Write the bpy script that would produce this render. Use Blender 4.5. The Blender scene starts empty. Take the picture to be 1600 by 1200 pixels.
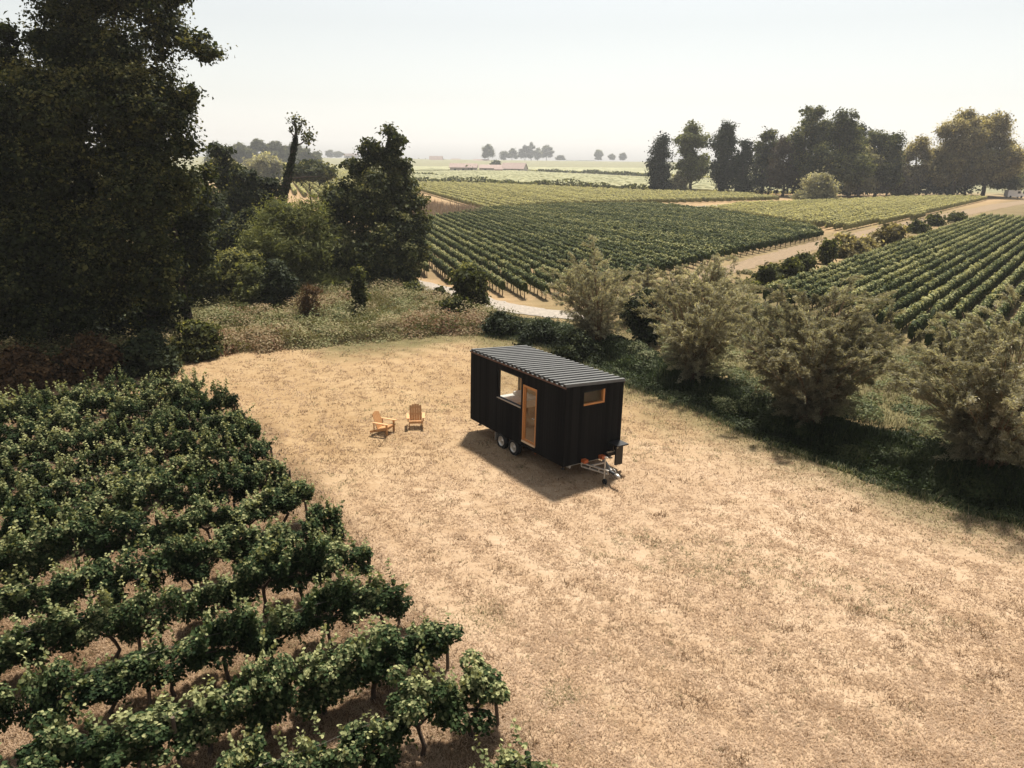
import bpy, math, random
import numpy as np
from mathutils import Vector, Matrix, noise as mnoise

R = math.radians
random.seed(5)
rng = np.random.default_rng(11)
SC = bpy.context.scene
COL = SC.collection

# ------------------------------------------------------------------ camera
F, PITCH, ROLL, H = 1180.0, R(16.61), 0.0119, 10.4      # focal length in pixels of a 1600 px wide frame
cam = bpy.data.cameras.new('camera')
cam.sensor_width = 36.0
cam.lens = 36.0 * F / 1600.0
cam.clip_start, cam.clip_end = 0.1, 20000.0
co = bpy.data.objects.new('camera', cam)
COL.objects.link(co)
co.matrix_world = Matrix.Translation((0, 0, H)) @ Matrix.Rotation(math.pi / 2 - PITCH, 4, 'X') @ Matrix.Rotation(ROLL, 4, 'Z')
SC.camera = co

# ------------------------------------------------------------------ sky and sun
SUN_EL, SUN_AZ = R(64), R(14)                            # azimuth clockwise from +Y
world = bpy.data.worlds.new('World')
SC.world = world
world.use_nodes = True
nt = world.node_tree
bg = nt.nodes['Background']
sky = nt.nodes.new('ShaderNodeTexSky')
sky.sky_type = 'NISHITA'
sky.sun_disc = False
sky.sun_elevation, sky.sun_rotation = SUN_EL, SUN_AZ
sky.altitude, sky.air_density, sky.dust_density, sky.ozone_density = 50, 1.6, 0.8, 1.0
hsv = nt.nodes.new('ShaderNodeHueSaturation')
hsv.inputs['Saturation'].default_value = 0.22
hsv.inputs['Value'].default_value = 0.94
nt.links.new(sky.outputs[0], hsv.inputs['Color'])
nt.links.new(hsv.outputs[0], bg.inputs[0])
bg.inputs[1].default_value = 0.050
sun = bpy.data.lights.new('sun', 'SUN')
sun.energy, sun.angle, sun.color = 3.5, R(4.0), (1.0, 0.94, 0.845)
so = bpy.data.objects.new('sun', sun)
COL.objects.link(so)
sd = Vector((math.sin(SUN_AZ) * math.cos(SUN_EL), math.cos(SUN_AZ) * math.cos(SUN_EL), math.sin(SUN_EL)))
so.rotation_euler = sd.to_track_quat('Z', 'Y').to_euler()
so.location = (0, 0, 60)
SC.view_settings.view_transform = 'Standard'
SC.view_settings.look = 'None'
SC.view_settings.exposure = 1.45
SC.view_settings.gamma = 1.0
SC.render.engine = 'CYCLES'
cy = SC.cycles
cy.max_bounces, cy.diffuse_bounces, cy.glossy_bounces, cy.transmission_bounces = 6, 3, 2, 5
cy.transparent_max_bounces, cy.volume_bounces = 20, 0


# ------------------------------------------------------------------ geometry of the view (pixel -> place on the ground)
def ray(u, v):
    u -= 800.0
    v -= 600.0
    c, s = math.cos(ROLL), math.sin(ROLL)
    a, b = c * u + s * v, -s * u + c * v
    x, y, z = a / F, 1.0, -b / F
    return np.array([x, y * math.cos(PITCH) + z * math.sin(PITCH), -y * math.sin(PITCH) + z * math.cos(PITCH)])


def gp(u, v, h=0.0):
    d = ray(u, v)
    t = (h - H) / d[2]
    return np.array([d[0] * t, d[1] * t])


def at(u, v, Y):                                         # the point on that line of sight at distance Y
    d = ray(u, v)
    t = Y / d[1]
    return np.array([d[0] * t, Y, H + d[2] * t])


def project(P):
    P = np.atleast_2d(np.asarray(P, float))
    X, Y, Z = P[:, 0], P[:, 1], P[:, 2] - H
    fw = Y * math.cos(PITCH) - Z * math.sin(PITCH)
    up = Y * math.sin(PITCH) + Z * math.cos(PITCH)
    fw = np.where(fw < 0.1, 0.1, fw)
    u, v = F * X / fw, -F * up / fw
    c, s = math.cos(ROLL), math.sin(ROLL)
    return np.stack([800 + c * u - s * v, 600 + s * u + c * v], 1)


def height_for(x, y, v):                                 # height whose image falls on row v
    lo, hi = 0.0, 80.0
    for _ in range(40):
        m = (lo + hi) / 2
        if project((x, y, m))[0, 1] > v:
            lo = m
        else:
            hi = m
    return lo


def seg_dist(P, line):
    P = np.asarray(P, float)
    best = np.full(len(P), 1e9)
    for a, b in zip(line[:-1], line[1:]):
        a, b = np.asarray(a), np.asarray(b)
        ab = b - a
        t = np.clip(((P - a) @ ab) / (ab @ ab + 1e-9), 0, 1)
        best = np.minimum(best, np.linalg.norm(P - (a + t[:, None] * ab), axis=1))
    return best


def inside(P, poly):
    P = np.asarray(P, float)
    r = np.zeros(len(P), bool)
    n = len(poly)
    for i in range(n):
        (x0, y0), (x1, y1) = poly[i], poly[(i + 1) % n]
        c = (y0 > P[:, 1]) != (y1 > P[:, 1])
        xx = (x1 - x0) * (P[:, 1] - y0) / (y1 - y0 + 1e-12) + x0
        r ^= c & (P[:, 0] < xx)
    return r


def sdist(P, poly):                                      # positive inside
    d = seg_dist(P, list(poly) + [poly[0]])
    return np.where(inside(P, poly), d, -d)


def pxpoly(*pts):
    return [tuple(gp(u, v)) for u, v in pts]


def vnoise(P, s, seed=0.0):                              # cheap smooth noise from summed sines, vectorised
    P = np.asarray(P, float) * s
    x, y = P[:, 0] + seed * 3.1, P[:, 1] - seed * 1.7
    return (np.sin(x * 1.7 + 1.3 * np.sin(y * 1.1 + seed)) + np.sin(y * 2.3 + 1.7 * np.sin(x * 0.9 - seed)) + np.sin((x + y) * 1.3 + 2 * np.sin(x * .53 - y * .71))) / 3.0


# ------------------------------------------------------------------ zones of the place
DITCH = pxpoly((790, 512), (850, 525), (930, 555), (1010, 588), (1100, 622), (1200, 662), (1300, 700), (1420, 742), (1540, 775), (1700, 815))
BANK = pxpoly((735, 524), (800, 531), (860, 545), (925, 578), (1000, 610), (1100, 648), (1200, 689), (1300, 727), (1400, 762), (1500, 794), (1700, 848),
              (1720, 742), (1540, 716), (1400, 680), (1250, 640), (1085, 575), (960, 525), (880, 508), (800, 497), (740, 500))
MEADOW_PX = [(-60, 600), (100, 590), (345, 556), (480, 545), (600, 532), (735, 524), (830, 512), (800, 490), (720, 470), (660, 450), (610, 436), (480, 425), (330, 375), (150, 360), (-60, 360)]
MEADOW = pxpoly((-60, 600), (100, 590), (345, 556), (480, 545), (600, 532), (735, 524), (830, 512), (800, 490), (720, 470), (660, 450), (610, 436), (480, 425), (330, 360), (150, 330), (-200, 330))
FG_AZ, R_AZ, M_AZ = R(58.33), R(37.85), R(-15.2)


def axes(az):
    d = np.array([math.sin(az), math.cos(az)])
    return d, np.array([-d[1], d[0]])


def from_axes(az, along, perp):
    d, n = axes(az)
    return d * along + n * perp


FG_FIELD = [tuple(from_axes(FG_AZ, a, p)) for a, p in ((6.6, 5), (6.7, 31), (5.3, 34), (4.8, 37), (-16, 37), (-30, 20), (-30, 5))]
MID_FIELD = pxpoly((560, 400), (669, 434), (705, 444), (789, 464), (849, 470), (930, 465), (1010, 440), (1123, 410), (1285, 374), (1265, 361), (1103, 333), (1023, 324), (880, 326), (760, 332), (690, 345), (560, 352))
R_FIELD = pxpoly((1180, 470), (1265, 436), (1480, 358), (1612, 314), (1900, 330), (2300, 420), (2000, 640), (1560, 600), (1440, 545), (1330, 500), (1250, 488))
B_FIELD = pxpoly((1103, 331), (1265, 358), (1320, 362), (1427, 345), (1542, 313), (1500, 311), (1420, 312), (1300, 318), (1160, 323))
C_FIELD = pxpoly((756, 333), (811, 328), (871, 324), (1010, 320), (1221, 314), (1160, 306), (1000, 302), (840, 294), (690, 288), (560, 290), (560, 315), (640, 318), (672, 322))
REED = pxpoly((645, 322), (672, 322), (756, 333), (752, 341), (690, 344), (640, 350))
PATH = pxpoly((560, 418), (620, 436), (680, 452), (730, 464), (775, 477), (830, 488), (890, 494), (940, 498))
TRACK = pxpoly((890, 492), (960, 474), (1030, 455), (1110, 429), (1200, 404), (1300, 377), (1400, 355), (1490, 336), (1570, 320), (1640, 311))


def ground_z(P):
    P = np.asarray(P, float).reshape(-1, 2)
    z = 0.05 * vnoise(P, 0.35, 1.0) + 0.025 * vnoise(P, 1.3, 2.0)
    near = np.clip((140 - np.abs(P[:, 1])) / 60, 0, 1) * np.clip((90 - np.abs(P[:, 0])) / 30, 0, 1)
    z *= near
    far = np.clip((np.linalg.norm(P, axis=1) - 850) / 700, 0, 1)
    z += 7.5 * far * far * (3 - 2 * far)
    d = seg_dist(P, DITCH)
    z -= 0.75 * np.exp(-(d / 1.1) ** 2)
    return z


def gz(x, y):
    return float(ground_z([(x, y)])[0])


# ------------------------------------------------------------------ mesh helpers
def tag(o, label=None, cat=None, group=None, kind=None):
    if label:
        o['label'] = label
    if cat:
        o['category'] = cat
    if group:
        o['group'] = group
    if kind:
        o['kind'] = kind
    return o


def thing(name, label, cat, loc=(0, 0, 0), rz=0.0, group=None):
    o = bpy.data.objects.new(name, None)
    o.empty_display_size = 0.2
    COL.objects.link(o)
    o.location = loc
    o.rotation_euler = (0, 0, rz)
    return tag(o, label, cat, group)


class Acc:
    """collects pieces of one mesh"""
    def __init__(s):
        s.V, s.T, s.Q, s.r, s.n = [], [], [], [], 0

    def add(s, V, T=None, Q=None, r=0.5):
        V = np.asarray(V, float).reshape(-1, 3)
        if T is not None and len(T):
            s.T.append(np.asarray(T, np.int64).reshape(-1, 3) + s.n)
        if Q is not None and len(Q):
            s.Q.append(np.asarray(Q, np.int64).reshape(-1, 4) + s.n)
        s.V.append(V)
        s.r.append(np.broadcast_to(np.asarray(r, float), (len(V),)))
        s.n += len(V)
        return s

    def box(s, x0, x1, y0, y1, z0, z1, r=0.5, M=None):
        V = np.array([(x, y, z) for z in (z0, z1) for y in (y0, y1) for x in (x0, x1)], float)
        if M is not None:
            V = (np.array(M.to_3x3()) @ V.T).T + np.array(M.translation)
        return s.add(V, Q=[(0, 2, 3, 1), (4, 5, 7, 6), (0, 1, 5, 4), (2, 6, 7, 3), (0, 4, 6, 2), (1, 3, 7, 5)], r=r)

    def tube(s, pts, rad, sides=6, r=0.5, cap=True):
        pts = np.asarray(pts, float)
        k = len(pts)
        rad = np.broadcast_to(np.asarray(rad, float), (k,))
        tg = np.gradient(pts, axis=0)
        tg /= np.linalg.norm(tg, axis=1)[:, None] + 1e-9
        ref = np.array([0, 0, 1.0]) if abs(tg[:, 2]).mean() < 0.8 else np.array([1.0, 0, 0])
        a = np.cross(tg, ref)
        a /= np.linalg.norm(a, axis=1)[:, None] + 1e-9
        b = np.cross(tg, a)
        th = np.arange(sides) * 2 * math.pi / sides
        V = pts[:, None, :] + rad[:, None, None] * (np.cos(th)[None, :, None] * a[:, None, :] + np.sin(th)[None, :, None] * b[:, None, :])
        V = V.reshape(-1, 3)
        i = np.arange(k - 1)[:, None] * sides
        j = np.arange(sides)[None, :]
        j2 = (j + 1) % sides
        Q = np.stack([i + j, i + j2, i + sides + j2, i + sides + j], -1).reshape(-1, 4)
        T = []
        if cap:
            V = np.vstack([V, pts[0], pts[-1]])
            e0, e1 = len(V) - 2, len(V) - 1
            for q in range(sides):
                T += [(e0, (q + 1) % sides, q), (e1, (k - 1) * sides + q, (k - 1) * sides + (q + 1) % sides)]
        return s.add(V, T=T, Q=Q, r=r)

    def build(s, name, mat, parent=None, smooth=False):
        V = np.concatenate(s.V).astype(np.float32)
        parts = [(a, 3) for a in s.T] + [(a, 4) for a in s.Q]
        loops = np.concatenate([a.ravel() for a, _ in parts]).astype(np.int32)
        tot = np.concatenate([np.full(len(a), k, np.int32) for a, k in parts])
        start = np.concatenate([[0], np.cumsum(tot)[:-1]]).astype(np.int32)
        me = bpy.data.meshes.new(name)
        me.vertices.add(len(V))
        me.vertices.foreach_set('co', V.ravel())
        me.loops.add(len(loops))
        me.loops.foreach_set('vertex_index', loops)
        me.polygons.add(len(tot))
        me.polygons.foreach_set('loop_start', start)
        me.update(calc_edges=True)
        at_ = me.attributes.new('tone_val', 'FLOAT', 'POINT')
        at_.data.foreach_set('value', np.concatenate(s.r).astype(np.float32))
        me.polygons.foreach_set('use_smooth', np.full(len(tot), smooth, bool))
        me.materials.append(mat)
        o = bpy.data.objects.new(name, me)
        COL.objects.link(o)
        if parent is not None:
            o.parent = parent
        return o


LEAF = {
    'leaf': (np.array([(0, -.5, 0), (.36, -.02, .10), (0, .5, -.03), (-.36, -.02, .10)]), np.array([(0, 1, 2), (0, 2, 3)])),
    'narrow': (np.array([(0, -.5, 0), (.11, -.05, .03), (0, .5, -.04), (-.11, -.05, .03)]), np.array([(0, 1, 2), (0, 2, 3)])),
    'vine': (np.array([(0, -.42, 0), (.5, -.25, .05), (.42, .22, .02), (0, .55, -.10), (-.42, .22, .02), (-.5, -.25, .05), (0, 0, -.06)]),
             np.array([(6, 0, 1), (6, 1, 2), (6, 2, 3), (6, 3, 4), (6, 4, 5), (6, 5, 0)])),
}


def unit(a):
    return a / (np.linalg.norm(a, axis=1)[:, None] + 1e-9)


def add_leaves(acc, P, N, size, r, kind='leaf', D=None, g=rng):
    """leaf-sized faces at P facing N, long axis along D (or random)"""
    n = len(P)
    if n == 0:
        return
    T0, F0 = LEAF[kind]
    N = unit(N)
    if D is None:
        D = g.normal(size=(n, 3))
    X = unit(np.cross(D, N))
    Y = np.cross(N, X)
    s = np.broadcast_to(np.asarray(size, float), (n,))[:, None, None]
    V = P[:, None, :] + s * (T0[None, :, 0:1] * X[:, None, :] + T0[None, :, 1:2] * Y[:, None, :] + T0[None, :, 2:3] * N[:, None, :])
    k = len(T0)
    T = (F0[None] + (np.arange(n) * k)[:, None, None]).reshape(-1, 3)
    acc.add(V.reshape(-1, 3), T=T, r=np.repeat(np.broadcast_to(r, (n,)), k))


def sphere_dirs(n, g):
    return unit(g.normal(size=(n, 3)))


# ------------------------------------------------------------------ materials
def newmat(name):
    m = bpy.data.materials.new(name)
    m.use_nodes = True
    return m, m.node_tree, m.node_tree.nodes['Principled BSDF']


def ramp(t, stops):
    n = t.nodes.new('ShaderNodeValToRGB')
    e = n.color_ramp.elements
    while len(e) < len(stops):
        e.new(0.5)
    for el, (p, c) in zip(e, stops):
        el.position = p
        el.color = (c[0], c[1], c[2], 1)
    return n


def attr(t, name):
    n = t.nodes.new('ShaderNodeAttribute')
    n.attribute_name = name
    return n


def tnoise(t, scale, detail=4, rough=0.55, vec=None, dim='3D'):
    n = t.nodes.new('ShaderNodeTexNoise')
    n.inputs['Scale'].default_value = scale
    n.inputs['Detail'].default_value = detail
    n.inputs['Roughness'].default_value = rough
    if vec is not None:
        t.links.new(vec, n.inputs['Vector'])
    return n


def mixc(t, fac, a, b, mode='MIX'):
    n = t.nodes.new('ShaderNodeMix')
    n.data_type = 'RGBA'
    n.blend_type = mode
    for sock, val in ((n.inputs['Factor'], fac), (n.inputs['A'] if False else n.inputs[6], a), (n.inputs[7], b)):
        if isinstance(val, (int, float)):
            sock.default_value = val
        elif isinstance(val, tuple):
            sock.default_value = (*val, 1)
        else:
            t.links.new(val, sock)
    return n.outputs[2]


def math_(t, op, a, b=None, clamp=False):
    n = t.nodes.new('ShaderNodeMath')
    n.operation = op
    n.use_clamp = clamp
    for i, v in enumerate((a, b)):
        if v is None:
            continue
        if isinstance(v, (int, float)):
            n.inputs[i].default_value = v
        else:
            t.links.new(v, n.inputs[i])
    return n.outputs[0]


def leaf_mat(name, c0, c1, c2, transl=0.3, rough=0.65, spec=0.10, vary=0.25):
    """c0..c2: leaf colours in order of tone; the last also paints sunlit tops of crowns and vines"""
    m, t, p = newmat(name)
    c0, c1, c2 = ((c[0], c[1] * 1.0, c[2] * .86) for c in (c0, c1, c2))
    a = attr(t, 'tone_val')
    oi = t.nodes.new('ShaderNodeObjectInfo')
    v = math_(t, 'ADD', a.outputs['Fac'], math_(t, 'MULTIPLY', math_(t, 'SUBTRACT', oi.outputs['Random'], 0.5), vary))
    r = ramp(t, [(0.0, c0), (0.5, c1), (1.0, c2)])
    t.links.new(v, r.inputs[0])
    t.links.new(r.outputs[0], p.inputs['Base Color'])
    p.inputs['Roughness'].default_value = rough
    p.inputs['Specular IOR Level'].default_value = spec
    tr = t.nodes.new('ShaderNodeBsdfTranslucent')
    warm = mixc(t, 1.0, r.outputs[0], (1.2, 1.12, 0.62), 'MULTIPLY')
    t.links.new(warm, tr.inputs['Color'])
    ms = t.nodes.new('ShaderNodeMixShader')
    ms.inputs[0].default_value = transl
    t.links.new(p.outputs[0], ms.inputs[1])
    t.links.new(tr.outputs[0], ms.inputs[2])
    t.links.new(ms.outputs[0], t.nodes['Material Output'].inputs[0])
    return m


def solid_mat(name, col, rough=0.6, metal=0.0, noise_amt=0.25, scale=6.0, bump=0.0, spec=0.4, stretch=None):
    m, t, p = newmat(name)
    tc = t.nodes.new('ShaderNodeTexCoord')
    vec = tc.outputs['Object']
    if stretch:
        mp = t.nodes.new('ShaderNodeMapping')
        mp.inputs['Scale'].default_value = stretch
        t.links.new(vec, mp.inputs[0])
        vec = mp.outputs[0]
    n = tnoise(t, scale, 6, 0.6, vec)
    lo = tuple(c * (1 - noise_amt) for c in col)
    hi = tuple(min(1, c * (1 + noise_amt)) for c in col)
    r = ramp(t, [(0.25, lo), (0.75, hi)])
    t.links.new(n.outputs[0], r.inputs[0])
    t.links.new(r.outputs[0], p.inputs['Base Color'])
    p.inputs['Roughness'].default_value = rough
    p.inputs['Metallic'].default_value = metal
    p.inputs['Specular IOR Level'].default_value = spec
    if bump:
        b = t.nodes.new('ShaderNodeBump')
        b.inputs['Strength'].default_value = bump
        b.inputs['Distance'].default_value = 0.02
        t.links.new(n.outputs[0], b.inputs['Height'])
        t.links.new(b.outputs[0], p.inputs['Normal'])
    return m


def blade_mat(name, stops, transl=0.25):
    m, t, p = newmat(name)
    a = attr(t, 'tone_val')
    r = ramp(t, stops)
    t.links.new(a.outputs['Fac'], r.inputs[0])
    t.links.new(r.outputs[0], p.inputs['Base Color'])
    p.inputs['Roughness'].default_value = 0.65
    p.inputs['Specular IOR Level'].default_value = 0.25
    tr = t.nodes.new('ShaderNodeBsdfTranslucent')
    t.links.new(r.outputs[0], tr.inputs['Color'])
    ms = t.nodes.new('ShaderNodeMixShader')
    ms.inputs[0].default_value = transl
    t.links.new(p.outputs[0], ms.inputs[1])
    t.links.new(tr.outputs[0], ms.inputs[2])
    t.links.new(ms.outputs[0], t.nodes['Material Output'].inputs[0])
    return m


BARK = solid_mat('bark', (0.055, 0.042, 0.032), 0.9, 0, 0.45, 5, 0.6, 0.2, (1, 1, 0.25))
VBARK = solid_mat('vine_bark', (0.05, 0.035, 0.026), 0.9, 0, 0.4, 14, 0.6, 0.2, (1, 1, 0.3))
STEM = solid_mat('willow_stem', (0.16, 0.095, 0.05), 0.8, 0, 0.3, 5)
POSTWOOD = solid_mat('weathered_post', (0.10, 0.075, 0.055), 0.9, 0, 0.35, 9, 0.4, 0.2, (1, 1, 0.2))
WIRE = solid_mat('weathered_wire', (0.11, 0.095, 0.08), 0.7, 0.2, 0.1)

L_VINE = leaf_mat('grape_leaf', (0.011, 0.022, 0.012), (0.041, 0.064, 0.028), (0.33, 0.33, 0.185), 0.28, 0.75, 0.06)
L_OAK = leaf_mat('dark_oak_leaf', (0.013, 0.019, 0.010), (0.036, 0.046, 0.020), (0.18, 0.172, 0.072), 0.36)
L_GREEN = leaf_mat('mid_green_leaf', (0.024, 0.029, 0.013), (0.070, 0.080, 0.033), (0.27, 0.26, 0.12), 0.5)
L_LIGHT = leaf_mat('light_green_leaf', (0.055, 0.060, 0.025), (0.125, 0.140, 0.058), (0.28, 0.285, 0.14), 0.42)
L_IVY = leaf_mat('dark_evergreen_leaf', (0.010, 0.015, 0.008), (0.024, 0.033, 0.017), (0.075, 0.085, 0.040), 0.2)
L_BROWN = leaf_mat('bronze_leaf', (0.035, 0.026, 0.018), (0.062, 0.046, 0.030), (0.12, 0.095, 0.055), 0.2)
L_PALE = leaf_mat('pale_cream_leaf', (0.14, 0.135, 0.10), (0.32, 0.305, 0.23), (0.62, 0.58, 0.47), 0.5)
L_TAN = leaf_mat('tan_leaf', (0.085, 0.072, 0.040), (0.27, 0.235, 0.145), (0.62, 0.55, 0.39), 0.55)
L_WILLOW = leaf_mat('grey_willow_leaf', (0.11, 0.105, 0.085), (0.27, 0.255, 0.215), (0.56, 0.53, 0.48), 0.48)
L_RUST = leaf_mat('rusty_leaf', (0.035, 0.022, 0.013), (0.095, 0.054, 0.030), (0.19, 0.115, 0.06), 0.25)
L_WALNUT = leaf_mat('walnut_leaf', (0.018, 0.024, 0.012), (0.045, 0.056, 0.024), (0.19, 0.185, 0.085), 0.36)
L_ROW = leaf_mat('vineyard_leaf', (0.018, 0.028, 0.012), (0.068, 0.088, 0.033), (0.44, 0.42, 0.235), 0.26)
L_ROWP = leaf_mat('sunny_vineyard_leaf', (0.13, 0.13, 0.075), (0.34, 0.33, 0.20), (0.56, 0.53, 0.37), 0.52)
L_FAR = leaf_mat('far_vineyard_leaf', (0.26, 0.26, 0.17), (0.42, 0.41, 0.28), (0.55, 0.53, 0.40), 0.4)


# ------------------------------------------------------------------ ground
def smooth01(x):
    x = np.clip(x, 0, 1)
    return x * x * (3 - 2 * x)


def grow(a, b, step, k):
    r, x = [], a
    while x < b:
        x += step
        step *= k
        r.append(x)
    return r


FAR = 1500.0
pos = grow(45, FAR, 0.5, 1.16)
gx = np.array([-x for x in pos[::-1]] + list(np.arange(-45, 45.01, 0.36)) + pos)
gy = np.array([-y for y in grow(-4, 200, 3, 1.4)[::-1]] + list(np.arange(4, 72, 0.36)) + grow(72, FAR, 0.5, 1.09))
GX, GY = np.meshgrid(gx, gy)
GP = np.stack([GX.ravel(), GY.ravel()], 1)
zz = ground_z(GP)
nx, ny = len(gx), len(gy)
ii = (np.arange(ny - 1)[:, None] * nx + np.arange(nx - 1)[None]).ravel()
ga = Acc()
ga.add(np.column_stack([GP, zz]), Q=np.stack([ii, ii + 1, ii + nx + 1, ii + nx], 1))


def zone_values(P):
    wob = 0.7 * vnoise(P, 0.55, 4.0) + 0.35 * vnoise(P, 1.9, 5.0)
    near = (np.abs(P[:, 0]) < 250) & (P[:, 1] < 330) & (P[:, 1] > -50)
    g, soil, mead, far = (np.zeros(len(P)) for _ in range(4))
    Q = P[near]
    w = wob[near]
    bank = sdist(Q, BANK)
    gq = np.maximum(smooth01((bank + 1.0 + 0.9 * w) / 1.8), .62 * smooth01((bank + 3.4 + 1.4 * w) / 3.0))
    backedge = seg_dist(Q, pxpoly((560, 541), (660, 530), (740, 523), (800, 534), (850, 548), (900, 570)))
    gq = np.maximum(gq, 0.75 * smooth01((4.2 - backedge + 1.5 * w) / 4.0))
    strip = sdist(Q, pxpoly((1085, 575), (1250, 640), (1400, 680), (1540, 716), (1720, 742), (1560, 600), (1330, 500), (1180, 470), (1010, 480)))
    gq = np.maximum(gq, 0.8 * smooth01((strip + 1 + w) / 2))
    gq = np.maximum(gq, 0.45 * smooth01((7 - seg_dist(Q, TRACK) + 2 * w) / 4))
    s = np.maximum.reduce([smooth01((sdist(Q, FG_FIELD) + 0.5 + 0.6 * w) / 1.6), 0.35 * smooth01((sdist(Q, MID_FIELD) + 1 + w) / 2), 0.6 * smooth01((sdist(Q, R_FIELD) + 1 + w) / 2)])
    soil[near] = s
    g[near] = np.maximum(gq, np.maximum(.75 * smooth01((sdist(Q, R_FIELD) + 3 + w) / 3), .35 * smooth01((sdist(Q, MID_FIELD) + 1 + w) / 3)) * (.75 + .35 * w))
    mead[near] = smooth01((sdist(Q, MEADOW) + 0.8 * w) / 1.6)
    d = np.linalg.norm(P, axis=1)
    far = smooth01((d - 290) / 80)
    return g, soil, mead, far


zg, zs, zm, zf = zone_values(GP)


def golden(P):                                           # 1 where the stubble is still golden, 0 where it has bleached
    d = np.linalg.norm((P - np.array([7.0, 15.5])) * np.array([.85, 1.0]), axis=1)
    return smooth01((d - 6 + 1.6 * vnoise(P, .3, 7.0)) / 12)


def swath(P):                                            # mowing swaths run parallel to the ditch
    d = seg_dist(P, DITCH)
    return .5 + .5 * np.sin(d * 4.4 + 1.1 * vnoise(P, .35, 17.0)) * (.6 + .4 * vnoise(P, .5, 19.0))


zgold = golden(GP)
zsw = swath(GP)


def ground_mat():
    m, t, p = newmat('dry_ground')
    tc = t.nodes.new('ShaderNodeTexCoord')
    vec = tc.outputs['Object']
    big = tnoise(t, 0.16, 3, 0.5, vec)
    mid = tnoise(t, 1.1, 5, 0.62, vec)
    fine = tnoise(t, 7.0, 6, 0.7, vec)
    mp = t.nodes.new('ShaderNodeMapping')                 # mowing streaks run along the field
    mp.inputs['Rotation'].default_value = (0, 0, R(52))
    mp.inputs['Scale'].default_value = (0.35, 2.6, 1)
    t.links.new(vec, mp.inputs[0])
    streak = tnoise(t, 1.3, 5, 0.6, mp.outputs[0])
    straw = ramp(t, [(0.24, (0.172, 0.106, 0.058)), (0.42, (0.272, 0.186, 0.114)), (0.56, (0.326, 0.234, 0.152)), (0.76, (0.395, 0.300, 0.210))])
    s = math_(t, 'ADD', math_(t, 'MULTIPLY', fine.outputs[0], 0.42), math_(t, 'MULTIPLY', mid.outputs[0], 0.28))
    s = math_(t, 'ADD', s, math_(t, 'MULTIPLY', streak.outputs[0], 0.36))
    s = math_(t, 'ADD', s, math_(t, 'MULTIPLY', math_(t, 'SUBTRACT', big.outputs[0], 0.5), 0.35))
    s = math_(t, 'ADD', s, math_(t, 'MULTIPLY', math_(t, 'SUBTRACT', attr(t, 'swath').outputs['Fac'], .5), 0.11))
    t.links.new(s, straw.inputs[0])
    grass = ramp(t, [(0.3, (0.030, 0.034, 0.013)), (0.55, (0.070, 0.072, 0.028)), (0.8, (0.13, 0.12, 0.05))])
    t.links.new(s, grass.inputs[0])
    soil = ramp(t, [(0.3, (0.045, 0.027, 0.015)), (0.5, (0.115, 0.072, 0.040)), (0.75, (0.22, 0.155, 0.09))])
    t.links.new(s, soil.inputs[0])
    mead = ramp(t, [(0.3, (0.045, 0.038, 0.018)), (0.5, (0.105, 0.088, 0.040)), (0.75, (0.19, 0.155, 0.08))])
    t.links.new(s, mead.inputs[0])
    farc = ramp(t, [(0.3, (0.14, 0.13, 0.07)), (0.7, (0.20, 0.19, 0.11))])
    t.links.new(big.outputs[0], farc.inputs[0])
    gold = mixc(t, 1.0, straw.outputs[0], (0.85, 0.81, 0.67), 'MULTIPLY')
    c = straw.outputs[0]
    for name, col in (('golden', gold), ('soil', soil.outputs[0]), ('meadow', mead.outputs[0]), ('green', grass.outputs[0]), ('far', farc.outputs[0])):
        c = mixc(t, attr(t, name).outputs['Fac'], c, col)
    t.links.new(c, p.inputs['Base Color'])
    p.inputs['Roughness'].default_value = 0.95
    p.inputs['Specular IOR Level'].default_value = 0.1
    b = t.nodes.new('ShaderNodeBump')
    b.inputs['Strength'].default_value = 0.5
    b.inputs['Distance'].default_value = 0.07
    t.links.new(math_(t, 'ADD', mid.outputs[0], math_(t, 'MULTIPLY', fine.outputs[0], 0.6)), b.inputs['Height'])
    t.links.new(b.outputs[0], p.inputs['Normal'])
    return m


ground = ga.build('ground', ground_mat(), smooth=True)
tag(ground, kind='structure')
for nm, val in (('green', zg), ('soil', zs), ('meadow', zm), ('far', zf), ('golden', zgold), ('swath', zsw)):
    A_ = ground.data.attributes.new(nm, 'FLOAT', 'POINT')
    A_.data.foreach_set('value', val.astype(np.float32))


def ribbon(name, line, widths, mat, lift, step=0.5, across=8, jit=0.25, seed=1):
    line = np.asarray(line, float)
    seg = np.linalg.norm(np.diff(line, axis=0), axis=1)
    s = np.concatenate([[0], np.cumsum(seg)])
    k = max(4, int(s[-1] / step))
    u = np.linspace(0, s[-1], k)
    C = np.stack([np.interp(u, s, line[:, 0]), np.interp(u, s, line[:, 1])], 1)
    for _ in range(6):
        C[1:-1] = (C[:-2] + C[2:] + 2 * C[1:-1]) / 4
    T = unit(np.gradient(C, axis=0))
    N = np.stack([-T[:, 1], T[:, 0]], 1)
    W = np.interp(u, s, widths)
    g = np.random.default_rng(seed)
    e0 = W / 2 * (1 + 0.18 * vnoise(C, 0.9, seed)) + g.normal(size=k) * jit * 0.4
    e1 = W / 2 * (1 + 0.18 * vnoise(C, 0.9, seed + 3)) + g.normal(size=k) * jit * 0.4
    f = np.linspace(-1, 1, across)
    off = np.where(f[None] < 0, f[None] * e0[:, None], f[None] * e1[:, None])
    P = C[:, None, :] + off[:, :, None] * N[:, None, :]
    P = P.reshape(-1, 2)
    V = np.column_stack([P, ground_z(P) + lift])
    i = (np.arange(k - 1)[:, None] * across + np.arange(across - 1)[None]).ravel()
    a = Acc().add(V, Q=np.stack([i, i + across, i + across + 1, i + 1], 1))
    return a.build(name, mat, smooth=True)


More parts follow.
